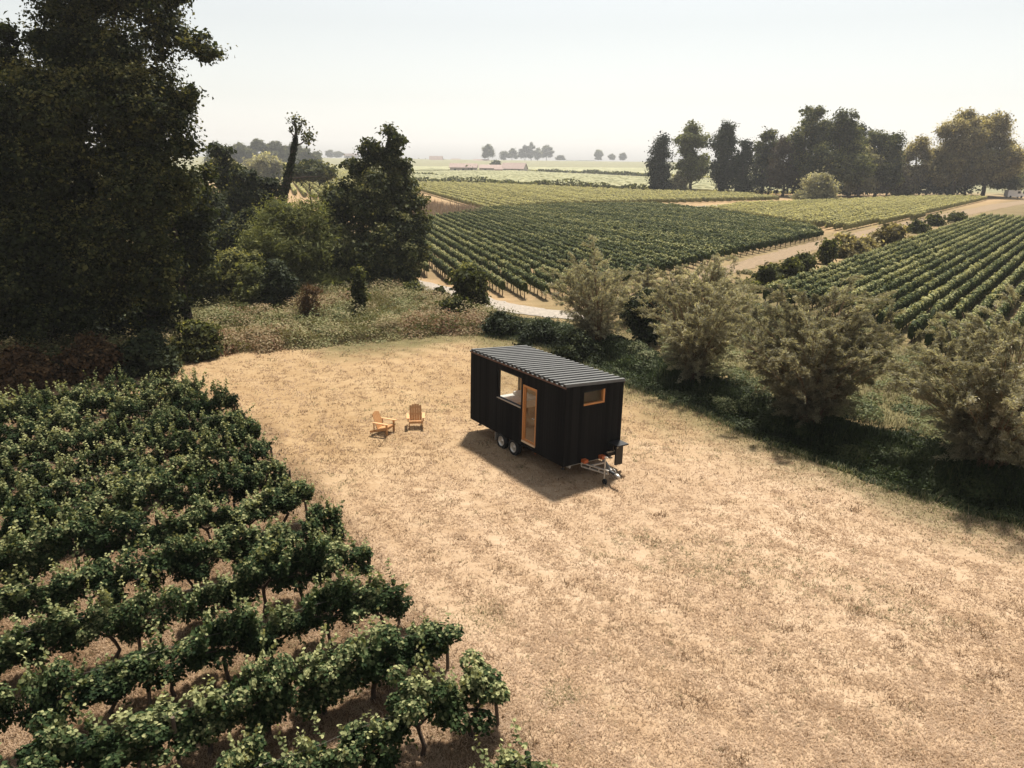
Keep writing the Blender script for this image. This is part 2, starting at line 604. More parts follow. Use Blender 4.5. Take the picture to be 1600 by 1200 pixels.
GRAVEL = solid_mat('pale_gravel', (0.27, 0.235, 0.195), 0.95, 0, 0.3, 5, 0.5, 0.1)
DIRT = solid_mat('dry_dirt', (0.20, 0.146, 0.092), 0.95, 0, 0.3, 2.5, 0.5, 0.1)
DIRTP = solid_mat('pale_dirt', (0.23, 0.205, 0.145), 0.95, 0, 0.2, 0.5, 0.3, 0.1)
tag(ribbon('gravel_path', PATH, [2.6] * len(PATH), GRAVEL, 0.035), kind='structure')
tag(ribbon('dirt_track', TRACK, [2.2, 2.4, 2.6, 2.8, 3.1, 3.4, 3.8, 4.6, 5.6, 6.5], DIRT, 0.030, step=0.8, jit=0.3, seed=2), kind='structure')
tag(ribbon('dirt_path', pxpoly((960, 327), (1060, 327), (1140, 322), (1230, 318), (1290, 316)), [4, 6, 9, 11, 13], DIRTP, 0.030, step=1.5, seed=3), kind='structure')
tag(ribbon('headland', pxpoly((640, 349), (700, 342), (760, 331), (830, 327), (900, 324), (980, 322)), [4, 4, 4, 4, 4, 4], DIRTP, 0.026, step=1.5, seed=5), kind='structure')


# ------------------------------------------------------------------ grasses (nobody could count the blades)
def blades(name, P, length, width, lean, tone_val, mat, zoff=0.0, per=1, seed=1):
    """P (n,2) roots; every blade is a bent three-point strip"""
    g = np.random.default_rng(seed)
    n = len(P)
    ang = g.uniform(0, 2 * math.pi, n)
    L = length * g.uniform(0.55, 1.35, n)
    le = np.clip(lean + g.normal(0, 0.2, n), 0.05, 1.56)
    d = np.stack([np.cos(ang), np.sin(ang)], 1)
    w = np.stack([-d[:, 1], d[:, 0]], 1) * (width * g.uniform(0.6, 1.4, n))[:, None]
    z = ground_z(P) + zoff
    b0 = np.column_stack([P - w, z])
    b1 = np.column_stack([P + w, z])
    h1 = (L * 0.55)[:, None]
    m = np.column_stack([P, z]) + np.column_stack([d * np.sin(le * 0.6)[:, None] * h1, np.cos(le * 0.6)[:, None] * h1])
    m0, m1 = m.copy(), m.copy()
    m0[:, :2] -= w * 0.7
    m1[:, :2] += w * 0.7
    t = m + np.column_stack([d * np.sin(le * 1.2)[:, None] * (L * .5)[:, None], np.cos(le * 1.2)[:, None] * (L * .5)[:, None]])
    V = np.stack([b0, b1, m1, m0, t], 1).reshape(-1, 3)
    k = np.arange(n) * 5
    a = Acc()
    a.add(V, Q=np.stack([k, k + 1, k + 2, k + 3], 1), T=np.stack([k + 3, k + 2, k + 4], 1), r=np.repeat(tone_val, 5))
    return tag(a.build(name, mat), kind='stuff')


def scatter_px(n, poly_px, g):
    """points thrown evenly over a patch of the view, so that near ground gets more of them"""
    xs = [p[0] for p in poly_px]
    ys = [p[1] for p in poly_px]
    U = np.stack([g.uniform(min(xs), max(xs), n), g.uniform(min(ys), max(ys), n)], 1)
    U = U[inside(U, poly_px)]
    c, s = math.cos(ROLL), math.sin(ROLL)
    u, v = U[:, 0] - 800, U[:, 1] - 600
    A, B = c * u + s * v, -s * u + c * v
    x, y, z = A / F, np.ones(len(A)), -B / F
    Y = y * math.cos(PITCH) + z * math.sin(PITCH)
    Z = -y * math.sin(PITCH) + z * math.cos(PITCH)
    tt = -H / Z
    return np.stack([x * tt, Y * tt], 1)


def scatter_poly(n, poly, g):
    p = np.asarray(poly)
    P = np.stack([g.uniform(p[:, 0].min(), p[:, 0].max(), n), g.uniform(p[:, 1].min(), p[:, 1].max(), n)], 1)
    return P[inside(P, poly)]


STRAW = blade_mat('straw_blade', [(0.0, (0.095, 0.055, 0.025)), (0.25, (0.255, 0.157, 0.082)), (0.5, (0.455, 0.326, 0.212)), (0.85, (0.59, 0.455, 0.330)), (0.93, (0.24, 0.205, 0.10)), (1.0, (0.15, 0.145, 0.060))], 0.5)
g1 = np.random.default_rng(21)
LAWN_PX = [(-200, 1330), (-200, 600), (-60, 590), (340, 545), (480, 535), (740, 515), (850, 540), (1010, 605), (1300, 735), (1660, 850), (1850, 900), (1850, 1330)]
Pc = scatter_px(86000, LAWN_PX, g1)
dist = np.linalg.norm(Pc, axis=1)
mown = vnoise(np.stack([Pc @ np.array([.62, -.79]), (Pc @ np.array([.79, .62])) * 4], 1), 0.5, 8.0)
keep = g1.uniform(size=len(Pc)) < 0.75 + 0.4 * mown
Pc, dist = Pc[keep], dist[keep]
reps = 7
sp = 0.035 + 0.0022 * dist
Pt = np.repeat(Pc, reps, 0) + g1.normal(size=(len(Pc) * reps, 2)) * np.repeat(sp, reps)[:, None]
base = np.clip(0.60 + 0.14 * vnoise(Pt, 0.5, 3.0) + g1.normal(0, 0.09, len(Pt)), 0.36, 0.86)
base = np.clip(base - .20 * golden(Pt) + .22 * (swath(Pt) - .5), 0.26, 0.86)
tuft = np.repeat((g1.uniform(size=len(Pc)) < 0.035) | ((vnoise(Pc, 1.7, 41.0) > .62) & (g1.uniform(size=len(Pc)) < .5)), reps)
base = np.where(tuft, g1.uniform(0.02, 0.32, len(Pt)), base)
tint = np.repeat((g1.uniform(size=len(Pc)) < 0.02) | ((vnoise(Pc, .33, 51.0) > .55) & (g1.uniform(size=len(Pc)) < .25)), reps)
for q_, r_ in ((gp(742, 965), .9), (gp(878, 1085), .55), (gp(690, 1000), .4), (gp(470, 745), .7)):
    tint |= (np.linalg.norm(Pt - q_, axis=1) < r_ * g1.uniform(.2, 1.1, len(Pt))) & (g1.uniform(size=len(Pt)) < .55)
zgt = zone_values(Pt)[0]
base = np.where(tint | (g1.uniform(size=len(Pt)) < zgt * 0.85), g1.uniform(0.9, 1.0, len(Pt)), base)
dt = np.repeat(dist, reps)
blades('dry_grass', Pt, np.where(tuft, 1.15, 1.0) * (0.070 + 0.0020 * dt), 0.0035 + 0.00022 * dt, np.where(tuft, 1.2, 1.5), base, STRAW, seed=3)

# taller weeds: meadow beside the wood, green bank along the ditch
MEAD = blade_mat('meadow_blade', [(0.0, (0.05, 0.028, 0.014)), (0.25, (0.12, 0.09, 0.04)), (0.5, (0.19, 0.155, 0.075)), (0.7, (0.12, 0.115, 0.045)), (1.0, (0.06, 0.072, 0.026))], 0.3)
Pm = scatter_px(170000, MEADOW_PX, g1)
Um = project(np.column_stack([Pm, np.zeros(len(Pm))]))
Pm = Pm[(Um[:, 0] > -80) & (sdist(Pm, pxpoly((640, 446), (700, 459), (775, 480), (890, 497), (890, 480), (700, 440), (640, 430))) < 0)]
pm = np.clip(0.5 + 0.35 * vnoise(Pm, 0.28, 6.0) + g1.normal(0, 0.15, len(Pm)), 0, 1)
hm = np.clip(0.34 + 0.22 * vnoise(Pm, 0.4, 9.0), 0.12, 1.0) * smooth01(sdist(Pm, MEADOW) / 1.2 + 0.3)
blades('meadow_grass', Pm, hm, 0.014, 0.7, pm, MEAD, seed=5)

BANKM = blade_mat('bank_blade', [(0.0, (0.012, 0.018, 0.008)), (0.45, (0.030, 0.045, 0.018)), (0.8, (0.065, 0.085, 0.03)), (1.0, (0.14, 0.125, 0.055))], 0.3)
Pb = scatter_poly(150000, BANK, g1)
sb = sdist(Pb, BANK)
pb = np.clip(0.45 + 0.25 * vnoise(Pb, 0.7, 2.0) + g1.normal(0, 0.18, len(Pb)), 0, 1)
hb = (0.16 + 0.42 * smooth01(sb / 1.6)) * (1 + 0.45 * vnoise(Pb, 0.9, 5.0))
blades('bank_grass', Pb, hb, 0.020, 0.5, pb, BANKM, seed=6)

def leafy(name, P, hmax, size, tone_val, mat, seed, spread=.3):
    g = np.random.default_rng(seed)
    n = len(P)
    z = ground_z(P) + hmax * np.sqrt(g.uniform(.02, 1, n))
    V = np.column_stack([P + g.normal(0, spread, (n, 2)), z])
    a = Acc()
    add_leaves(a, V, g.normal(0, .5, (n, 3)) + np.array([0, 0, .8]), size * g.uniform(.6, 1.4, n), tone_val, 'leaf', g=g)
    return tag(a.build(name, mat), kind='stuff')


L_MEAD = leaf_mat('meadow_leaf', (0.085, 0.055, 0.026), (0.115, 0.105, 0.045), (0.060, 0.075, 0.028), 0.3)
L_BANK = leaf_mat('bank_leaf', (0.014, 0.020, 0.010), (0.036, 0.052, 0.022), (0.085, 0.105, 0.042), 0.25)
Pm2 = scatter_px(160000, MEADOW_PX, g1)
Um = project(np.column_stack([Pm2, np.zeros(len(Pm2))]))
Pm2 = Pm2[(Um[:, 0] > -80) & (sdist(Pm2, MEADOW) > .3) & (seg_dist(Pm2, PATH) > 2.0)]
lump = .5 + .5 * vnoise(Pm2, 0.75, 12.0)
Pm2, lump = Pm2[lump > .25], lump[lump > .25]
leafy('meadow_weeds', Pm2, .25 + .75 * lump, .13, np.clip(.5 + .4 * vnoise(Pm2, .22, 15.0) + g1.normal(0, .12, len(Pm2)), 0, 1), L_MEAD, 31)
Pb2 = scatter_poly(120000, BANK, g1)
sb2 = sdist(Pb2, BANK)
lump = .5 + .5 * vnoise(Pb2, 1.1, 22.0)
kb = (lump > .25) & (g1.uniform(size=len(Pb2)) < .35 + sb2)
Pb2, lump, sb2 = Pb2[kb], lump[kb], sb2[kb]
leafy('bank_weeds', Pb2, (.15 + .75 * lump) * (.35 + .65 * smooth01(sb2 / 1.2)), .11, np.clip(.42 + .28 * vnoise(Pb2, .9, 25.0) + g1.normal(0, .17, len(Pb2)), 0, 1), L_BANK, 32, .12)
Pf = scatter_poly(160000, [(p_[0] - 3, p_[1] - 3) for p_ in BANK[:11]] + [(p_[0] + 1, p_[1] + 1) for p_ in BANK[10::-1]], g1)
sf = -sdist(Pf, BANK)
kf = (sf > -.5) & (g1.uniform(size=len(Pf)) < np.exp(-np.maximum(sf, 0) / .8) * (.75 + .4 * vnoise(Pf, .8, 91.0)))
Pf, sf = Pf[kf], sf[kf]
blades('verge_grass', Pf, .10 + .20 * np.exp(-np.maximum(sf, 0) / .5), .012, .8, np.clip(.62 + .16 * sf + g1.normal(0, .16, len(Pf)), 0, 1),
       blade_mat('verge_blade', [(0.0, (0.030, 0.040, 0.015)), (0.4, (0.075, 0.090, 0.032)), (0.75, (0.16, 0.155, 0.065)), (1.0, (0.34, 0.26, 0.15))], 0.4), seed=92)
# rough grass between the willows and the right-hand vineyard
STRIP = pxpoly((960, 520), (1085, 572), (1250, 636), (1400, 676), (1540, 712), (1720, 738), (1900, 640), (1560, 600), (1330, 505), (1180, 472), (1010, 470))
Ps = scatter_poly(60000, STRIP, g1)
blades('rough_grass', Ps, .24 + .14 * vnoise(Ps, .6, 31.0), .014, .8, np.clip(.55 + .3 * vnoise(Ps, .4, 33.0) + g1.normal(0, .15, len(Ps)), 0, 1), MEAD, seed=34)

def mounds(name, poly, n_m, rad, hgt, n_leaf, size, mat, seed, colour, edge=1.0, avoid=None):
    g = np.random.default_rng(seed)
    C = scatter_px(n_m, MEADOW_PX, g) if poly is MEADOW else scatter_poly(n_m, poly, g)
    if avoid is not None:
        C = C[avoid(C)]
    ed = smooth01(sdist(C, poly) / edge + .25)
    rr = g.uniform(*rad, len(C)) * (.6 + .4 * ed)
    hh = g.uniform(*hgt, len(C)) * ed * (.75 + .5 * vnoise(C, .3, seed))
    hh = np.maximum(hh, .12)
    i = g.choice(len(C), n_leaf, p=rr ** 2 / (rr ** 2).sum())
    d = sphere_dirs(n_leaf, g)
    d[:, 2] = np.abs(d[:, 2])
    f = g.uniform(.75, 1.08, n_leaf) * (1 + .12 * np.sin(d[:, 0] * 6 + i) * np.sin(d[:, 1] * 5 + 2 * i))
    P = np.column_stack([C[i] + d[:, :2] * (rr[i] * f)[:, None], ground_z(C)[i] + d[:, 2] * hh[i] * f])
    P += g.normal(0, .035, P.shape)
    tone = np.clip(colour(C) + g.normal(0, .10, len(C)), 0, 1)
    a = Acc()
    add_leaves(a, P, d * .7 + np.array([0, 0, .5]) + g.normal(0, .4, P.shape), size * g.uniform(.5, 1.4, n_leaf), np.clip(tone[i] + g.normal(0, .09, n_leaf), 0, 1), 'leaf', g=g)
    return tag(a.build(name, mat), kind='stuff')


THICKET = blade_mat('thicket_leaf', [(0.0, (0.15, 0.072, 0.034)), (0.16, (0.23, 0.145, 0.070)), (0.34, (0.33, 0.255, 0.140)), (0.55, (0.26, 0.235, 0.105)), (0.75, (0.165, 0.18, 0.070)), (1.0, (0.065, 0.085, 0.034))], 0.35)
MEADOW_BACK = lambda C: (project(np.column_stack([C, np.zeros(len(C))]))[:, 0] > -60) & (seg_dist(C, PATH) > 2.6)
mounds('meadow_thicket', MEADOW, 2300, (.45, 1.25), (.50, 1.6), 330000, .125, THICKET, 61, lambda C: .48 + .33 * vnoise(C, .25, 63.0) + .12 * vnoise(C, 1.1, 64.0), 2.2, MEADOW_BACK)
GREENER = blade_mat('verge_leaf', [(0.0, (0.018, 0.024, 0.010)), (0.4, (0.055, 0.070, 0.026)), (0.75, (0.12, 0.135, 0.052)), (1.0, (0.21, 0.19, 0.095))], 0.3)
mounds('bank_thicket', BANK, 1000, (.25, .7), (.22, .65), 200000, .10, GREENER, 71, lambda C: .42 + .3 * vnoise(C, .5, 73.0), 1.3)
mounds('rough_verge', STRIP, 700, (.3, .8), (.2, .55), 90000, .11, THICKET, 81, lambda C: .72 + .22 * vnoise(C, .35, 83.0), .8)

TRACKSIDE = pxpoly((1000, 474), (1110, 442), (1200, 417), (1300, 389), (1400, 365), (1520, 341), (1540, 344), (1400, 375), (1300, 404), (1230, 430), (1180, 455), (1060, 488))
mounds('trackside_scrub', TRACKSIDE, 900, (.3, .9), (.25, .85), 60000, .16, THICKET, 95, lambda C: .50 + .25 * vnoise(C, .2, 97.0), .8)

# straw litter under the vines
Pv = scatter_poly(70000, [p for p in FG_FIELD], g1)
Uv = project(np.column_stack([Pv, np.zeros(len(Pv))]))
Pv = Pv[(Uv[:, 0] > -60) & (Uv[:, 1] < 1280)]
rv = np.clip(0.33 + 0.3 * vnoise(Pv, 0.8, 3.0) + g1.normal(0, 0.16, len(Pv)), 0, 0.8)
blades('vineyard_litter', Pv, 0.16, 0.012, 1.15, rv, blade_mat('litter_blade', [(0, (0.05, 0.028, 0.014)), (0.4, (0.13, 0.078, 0.038)), (0.8, (0.25, 0.17, 0.09))], 0.1), seed=8)


# ------------------------------------------------------------------ tiny house on its trailer
def board_mat(name, c0, c1, period, axis='X'):
    """vertical stained boards: narrow dark joints and per-board tone"""
    m, t, p = newmat(name)
    tc = t.nodes.new('ShaderNodeTexCoord')
    sx = t.nodes.new('ShaderNodeSeparateXYZ')
    t.links.new(tc.outputs['Object'], sx.inputs[0])
    h = math_(t, 'ADD', sx.outputs['X'], sx.outputs['Y'])
    q = math_(t, 'DIVIDE', h, period)
    fr = math_(t, 'FRACT', q)
    fl = math_(t, 'FLOOR', q)
    wn = t.nodes.new('ShaderNodeTexWhiteNoise')
    wn.noise_dimensions = '1D'
    t.links.new(fl, wn.inputs['W'])
    mp = t.nodes.new('ShaderNodeMapping')
    mp.inputs['Scale'].default_value = (22, 22, 1.2)
    t.links.new(tc.outputs['Object'], mp.inputs[0])
    gr = tnoise(t, 1.0, 5, 0.65, mp.outputs[0])
    f = math_(t, 'ADD', math_(t, 'MULTIPLY', wn.outputs['Value'], 0.5), math_(t, 'MULTIPLY', gr.outputs[0], 0.5))
    r = ramp(t, [(0.2, c0), (0.8, c1)])
    t.links.new(f, r.inputs[0])
    t.links.new(r.outputs[0], p.inputs['Base Color'])
    groove = math_(t, 'LESS_THAN', math_(t, 'ABSOLUTE', math_(t, 'SUBTRACT', fr, 0.5)), 0.44)
    b = t.nodes.new('ShaderNodeBump')
    b.inputs['Strength'].default_value = 0.8
    b.inputs['Distance'].default_value = 0.012
    t.links.new(math_(t, 'ADD', groove, math_(t, 'MULTIPLY', gr.outputs[0], 0.15)), b.inputs['Height'])
    t.links.new(b.outputs[0], p.inputs['Normal'])
    p.inputs['Roughness'].default_value = 0.9
    p.inputs['Specular IOR Level'].default_value = 0.06
    return m


BLACKWOOD = board_mat('charred_boards', (0.005, 0.005, 0.0052), (0.014, 0.0135, 0.013), 0.145)
PINE = solid_mat('oiled_pine', (0.46, 0.20, 0.065), 0.5, 0, 0.22, 3, 0, 0.4, (1, 1, 0.2))
PLY = solid_mat('plywood_lining', (0.58, 0.34, 0.16), 0.6, 0, 0.15, 2, 0, 0.3, (1, 1, 0.3))
ALU = solid_mat('aluminium', (0.50, 0.47, 0.42), 0.4, 0.6, 0.12, 8)
ZINC = solid_mat('galvanised_steel', (0.42, 0.41, 0.39), 0.5, 0.5, 0.18, 18)
DARKSTEEL = solid_mat('dark_steel', (0.035, 0.036, 0.038), 0.5, 0.3, 0.2, 10)
RUBBER = solid_mat('tyre_rubber', (0.012, 0.012, 0.012), 0.85, 0, 0.2, 12)
ROOFM = solid_mat('roof_sheet', (0.118, 0.117, 0.112), 0.6, 0.0, 0.15, 4, 0, 0.15)
LINEN = solid_mat('white_linen', (0.62, 0.60, 0.56), 0.9, 0, 0.08, 3)
ORANGE = solid_mat('orange_plastic', (0.42, 0.10, 0.03), 0.5, 0, 0.15, 9)
COUNTER = solid_mat('pale_worktop', (0.55, 0.40, 0.26), 0.5, 0, 0.1, 4)


def glass_mat():
    m, t, p = newmat('window_glass')
    gl = t.nodes.new('ShaderNodeBsdfGlossy')
    gl.inputs['Roughness'].default_value = 0.02
    gl.inputs['Color'].default_value = (0.95, 0.97, 0.97, 1)
    tr = t.nodes.new('ShaderNodeBsdfTransparent')
    tr.inputs['Color'].default_value = (0.97, 0.98, 0.975, 1)
    lw = t.nodes.new('ShaderNodeLayerWeight')
    lw.inputs['Blend'].default_value = 0.5
    ms = t.nodes.new('ShaderNodeMixShader')
    t.links.new(math_(t, 'ADD', math_(t, 'MULTIPLY', math_(t, 'POWER', lw.outputs['Facing'], 4.0), 0.6), 0.03), ms.inputs[0])
    t.links.new(tr.outputs[0], ms.inputs[1])
    t.links.new(gl.outputs[0], ms.inputs[2])
    t.links.new(ms.outputs[0], t.nodes['Material Output'].inputs[0])
    return m


GLASS = glass_mat()
TL, TW, HF, HB = 6.008, 2.5, 2.74, 2.62
house = thing('tiny_house', 'black timber tiny house on a two-axle trailer standing in the dry mown field', 'tiny house', (1.732, 23.343, H - 9.84))
house.rotation_mode = 'XYZ'
house.rotation_euler = (-0.021, -0.0088, -0.9753)

WT = 0.12


def wall_panels(a, lo, hi, opens, z0, z1, put):
    """strips of one wall round its openings (x0,x1,z0,z1)"""
    x = lo
    for (o0, o1, p0, p1) in sorted(opens):
        if o0 > x:
            put(a, x, o0, z0, z1)
        if p0 > z0:
            put(a, o0, o1, z0, p0)
        if p1 < z1:
            put(a, o0, o1, p1, z1)
        x = o1
    put(a, x, hi, z0, z1)


WIN = (-4.10, -2.54, 1.37, 2.49)
DOOR = (-2.42, -1.60, 0.19, 2.285)
EWIN = (0.76, 1.66, 2.02, 2.50)
BWIN = (-4.45, -3.2, 1.08, 2.25)
ADDED_BDOOR = (-3.0, -1.35, 0.14, 2.28)  # unseen glazed opening, added to let sun into the interior
RWIN = (0.22, 2.28, 0.62, 2.3)
a = Acc()
wall_panels(a, -TL, 0, [WIN, DOOR], 0.0, HF, lambda a, x0, x1, z0, z1: a.box(x0, x1, 0, WT, z0, z1))
wall_panels(a, -TL, 0, [BWIN, ADDED_BDOOR], 0.0, HB, lambda a, x0, x1, z0, z1: a.box(x0, x1, TW - WT, TW, z0, z1))


def endwall(a, x0, x1):
    def put(a, y0, y1, z0, z1):
        if z1 > 2.55:
            V = [(x, y, z) for (y, zt) in ((y0, None), (y1, None)) for x in (x0, x1) for z in (z0, HF + (HB - HF) * y / TW)]
            V = np.array([(x0, y0, z0), (x1, y0, z0), (x1, y1, z0), (x0, y1, z0)] + [(x, y, HF + (HB - HF) * y / TW) for x, y in ((x0, y0), (x1, y0), (x1, y1), (x0, y1))], float)
            a.add(V, Q=[(0, 3, 2, 1), (4, 5, 6, 7), (0, 1, 5, 4), (1, 2, 6, 5), (2, 3, 7, 6), (3, 0, 4, 7)])
        else:
            a.box(x0, x1, y0, y1, z0, z1)
    return put


wall_panels(a, WT, TW - WT, [EWIN], 0.0, 2.6, endwall(a, -WT, -0.002))
wall_panels(a, WT, TW - WT, [RWIN], 0.0, 2.6, endwall(a, -TL + 0.002, -TL + WT))
a.build('wall', BLACKWOOD, house)
a = Acc().box(-TL + WT, -WT, WT, TW - WT, 0.02, 0.10)
a.build('floor', solid_mat('wood_floor', (0.26, 0.14, 0.07), 0.5, 0, 0.2, 3, 0, 0.4, (0.3, 4, 1)), house)
a = Acc()
e = 0.012                                                # plywood lining just inside the boards
wall_panels(a, -TL + WT + e, -WT - e, [WIN, DOOR], 0.1, 2.5, lambda a, x0, x1, z0, z1: a.box(x0, x1, WT + .002, WT + e, z0, z1))
wall_panels(a, -TL + WT + e, -WT - e, [BWIN, ADDED_BDOOR], 0.1, 2.5, lambda a, x0, x1, z0, z1: a.box(x0, x1, TW - WT - e, TW - WT - .002, z0, z1))
a.box(-1.25, -1.19, WT + e, TW - WT - e, 0.1, 2.5)
wall_panels(a, WT + e, TW - WT - e, [RWIN], 0.1, 2.5, lambda a, y0, y1, z0, z1: a.box(-TL + WT + .002, -TL + WT + e, y0, y1, z0, z1))
a.build('lining', PLY, house)
a = Acc().box(-TL + WT, -WT, WT + e, TW - WT - e, 2.505, 2.545)
a.build('ceiling', PLY, house)

# corrugated roof: ribs run from the tall door side to the low back side
a = Acc()
prof, x, per = [], -TL - 0.03, (TL + 0.05) / 22.0
for i in range(22):
    x0 = -TL - 0.03 + i * per
    prof += [(x0, 0.0), (x0 + per * .46, 0.0), (x0 + per * .52, 0.085), (x0 + per * .94, 0.085)]
prof.append((-TL - 0.03 + 22 * per, 0.0))
prof = np.array(prof)
y0, y1 = -0.05, TW + 0.04


def roof_z(y):
    return HF + 0.035 + (HB - HF) * y / TW


k = len(prof)
V = np.vstack([np.column_stack([prof[:, 0], np.full(k, y), prof[:, 1] + roof_z(y) + dz]) for y, dz in ((y0, 0), (y1, 0), (y0, -0.012), (y1, -0.012))])
Q = [(i, i + 1, k + i + 1, k + i) for i in range(k - 1)] + [(2 * k + i + 1, 2 * k + i, 3 * k + i, 3 * k + i + 1) for i in range(k - 1)]
Q += [(i + 1, i, 2 * k + i, 2 * k + i + 1) for i in range(k - 1)] + [(k + i, k + i + 1, 3 * k + i + 1, 3 * k + i) for i in range(k - 1)]
a.add(V, Q=Q)
rf = a.build('roof', ROOFM, house)
a = Acc()
for (ya, yb) in ((-0.035, -0.012), (TW + 0.012, TW + 0.03)):
    za, zb = roof_z(ya) - 0.075, roof_z(ya) - 0.014
    a.box(-TL - 0.02, 0.015, ya, yb, za, zb)
a.build('fascia', solid_mat('reddish_fascia', (0.11, 0.055, 0.035), 0.7), rf)


def frame(name, parent, mat, x0, x1, z0, z1, ya, yb, w):
    a = Acc()
    a.box(x0, x0 + w, ya, yb, z0, z1).box(x1 - w, x1, ya, yb, z0, z1)
    a.box(x0 + w, x1 - w, ya, yb, z0, z0 + w).box(x0 + w, x1 - w, ya, yb, z1 - w, z1)
    return a.build(name, mat, parent)


BLACKM = solid_mat('black_frame', (0.012, 0.012, 0.012), 0.45)
w = frame('window', house, BLACKM, WIN[0] + .002, WIN[1] - .002, WIN[2] + .002, WIN[3] - .002, 0.045, 0.115, 0.05)
Acc().box(WIN[0] + .05, WIN[1] - .05, 0.075, 0.083, WIN[2] + .05, WIN[3] - .05).build('pane', GLASS, w)
Acc().box(WIN[0] + .004, WIN[1] - .004, -0.022, 0.043, WIN[2] + .004, WIN[2] + .03).build('sill', ALU, w)
w2 = frame('window', house, BLACKM, BWIN[0] + .002, BWIN[1] - .002, BWIN[2] + .002, BWIN[3] - .002, TW - .1, TW - .03, 0.05)
Acc().box(BWIN[0] + .05, BWIN[1] - .05, TW - .07, TW - .062, BWIN[2] + .05, BWIN[3] - .05).build('pane', GLASS, w2)
w5 = frame('door', house, BLACKM, ADDED_BDOOR[0] + .002, ADDED_BDOOR[1] - .002, ADDED_BDOOR[2] + .002, ADDED_BDOOR[3] - .002, TW - .1, TW - .03, 0.06)  # back glazing added to light the rooms
Acc().box(ADDED_BDOOR[0] + .06, ADDED_BDOOR[1] - .06, TW - .07, TW - .062, ADDED_BDOOR[2] + .06, ADDED_BDOOR[3] - .06).build('pane', GLASS, w5)
a = Acc()
rx0, rx1 = -TL + .03, -TL + .1
a.box(rx0, rx1, RWIN[0] + .002, RWIN[0] + .05, RWIN[2] + .002, RWIN[3] - .002).box(rx0, rx1, RWIN[1] - .05, RWIN[1] - .002, RWIN[2] + .002, RWIN[3] - .002)
a.box(rx0, rx1, RWIN[0] + .05, RWIN[1] - .05, RWIN[2] + .002, RWIN[2] + .05).box(rx0, rx1, RWIN[0] + .05, RWIN[1] - .05, RWIN[3] - .05, RWIN[3] - .002)
w4 = a.build('window', BLACKM, house)
Acc().box(-TL + .06, -TL + .068, RWIN[0] + .05, RWIN[1] - .05, RWIN[2] + .05, RWIN[3] - .05).build('pane', GLASS, w4)
d = frame('door', house, PINE, DOOR[0] + .002, DOOR[1] - .002, DOOR[2] + .002, DOOR[3] - .002, -0.012, 0.10, 0.055)
fd = frame('door_leaf', house, PINE, DOOR[0] + .06, DOOR[1] - .06, DOOR[2] + .06, DOOR[3] - .06, 0.03, 0.08, 0.045)
Acc().box(DOOR[0] + .10, DOOR[1] - .10, 0.05, 0.058, DOOR[2] + .10, DOOR[3] - .10).build('pane', GLASS, fd)
a = Acc().tube([(DOOR[1] - .095, 0.03, 1.2), (DOOR[1] - .095, -0.03, 1.2), (DOOR[1] - .2, -0.03, 1.2)], 0.011, 6)
a.build('handle', ALU, fd)
Acc().box(DOOR[0] + .004, DOOR[1] - .004, -0.035, -0.013, DOOR[2] - .02, DOOR[2] + .045).build('threshold', COUNTER, d)
# small window in the hitch end, deep pine reveal
a = Acc()
yA, yB, zA, zB = EWIN
a.box(-0.11, 0.012, yA + .002, yB - .002, zA + .002, zA + .055)
a.box(-0.11, 0.012, yB - .07, yB - .002, zA + .057, zB - .002)
w3 = a.build('window', PINE, house)
a = Acc().box(-0.11, -0.05, yA + .002, yA + .045, zA + .057, zB - .002)
a.box(-0.11, -0.05, yA + .047, yB - .072, zB - .045, zB - .002)
a.build('dark_frame', BLACKM, w3)  # black frame pieces along the top and one side
Acc().box(-0.09, -0.082, yA + .045, yB - .07, zA + .055, zB - .045).build('pane', GLASS, w3)
# kitchen unit seen through the door
a = Acc().box(-4.3, -3.72, 0.55, 1.95, 0.101, 0.90)
cab = a.build('kitchen_unit', solid_mat('dark_pine', (0.24, 0.105, 0.040), 0.55, 0, 0.25, 3, 0, 0.3, (1, 1, 0.2)), house)
Acc().box(-4.32, -3.70, 0.53, 1.97, 0.902, 0.94).build('worktop', COUNTER, cab)

# chassis, wheels, hitch
GZ = -0.56
a = Acc()
for y in (0.35, TW - 0.35):
    a.box(-TL + .1, -0.06, y - .03, y + .03, -0.13, -0.002)
for x in (-5.5, -4.4, -3.4, -2.3, -1.1, -0.2):
    a.box(x - .025, x + .025, 0.385, TW - .385, -0.11, -0.01)
a.build('chassis', ZINC, house)


def wheel(x, y, out):
    g = Acc()
    n = 28
    prof = [(0.185, -.085), (0.20, -.092), (0.285, -.092), (0.305, -.075), (0.31, 0), (0.305, .075), (0.285, .092), (0.20, .092), (0.185, .085)]
    V = [(r * math.cos(q * 2 * math.pi / n), yy, r * math.sin(q * 2 * math.pi / n)) for q in range(n) for r, yy in prof]
    m = len(prof)
    Q = [(q * m + i, q * m + i + 1, ((q + 1) % n) * m + i + 1, ((q + 1) % n) * m + i) for q in range(n) for i in range(m - 1)]
    g.add(V, Q=Q)
    ty = g.build('wheel', RUBBER, house, smooth=True)
    ty.location = (x, y, GZ + 0.31)
    g = Acc()
    s = out
    prof = [(0.0, .062), (0.04, .062), (0.045, .045), (0.10, .035), (0.135, .052), (0.165, .05), (0.178, .088), (0.19, .09), (0.188, .06), (0.178, -.02)]
    V = [(r * math.cos(q * 2 * math.pi / n), yy * s, r * math.sin(q * 2 * math.pi / n)) for q in range(n) for r, yy in prof]
    m = len(prof)
    Q = [(q * m + i, q * m + i + 1, ((q + 1) % n) * m + i + 1, ((q + 1) % n) * m + i) for q in range(n) for i in range(m - 1)]
    g.add(V, Q=Q)
    g.build('rim', ALU, ty, smooth=True)


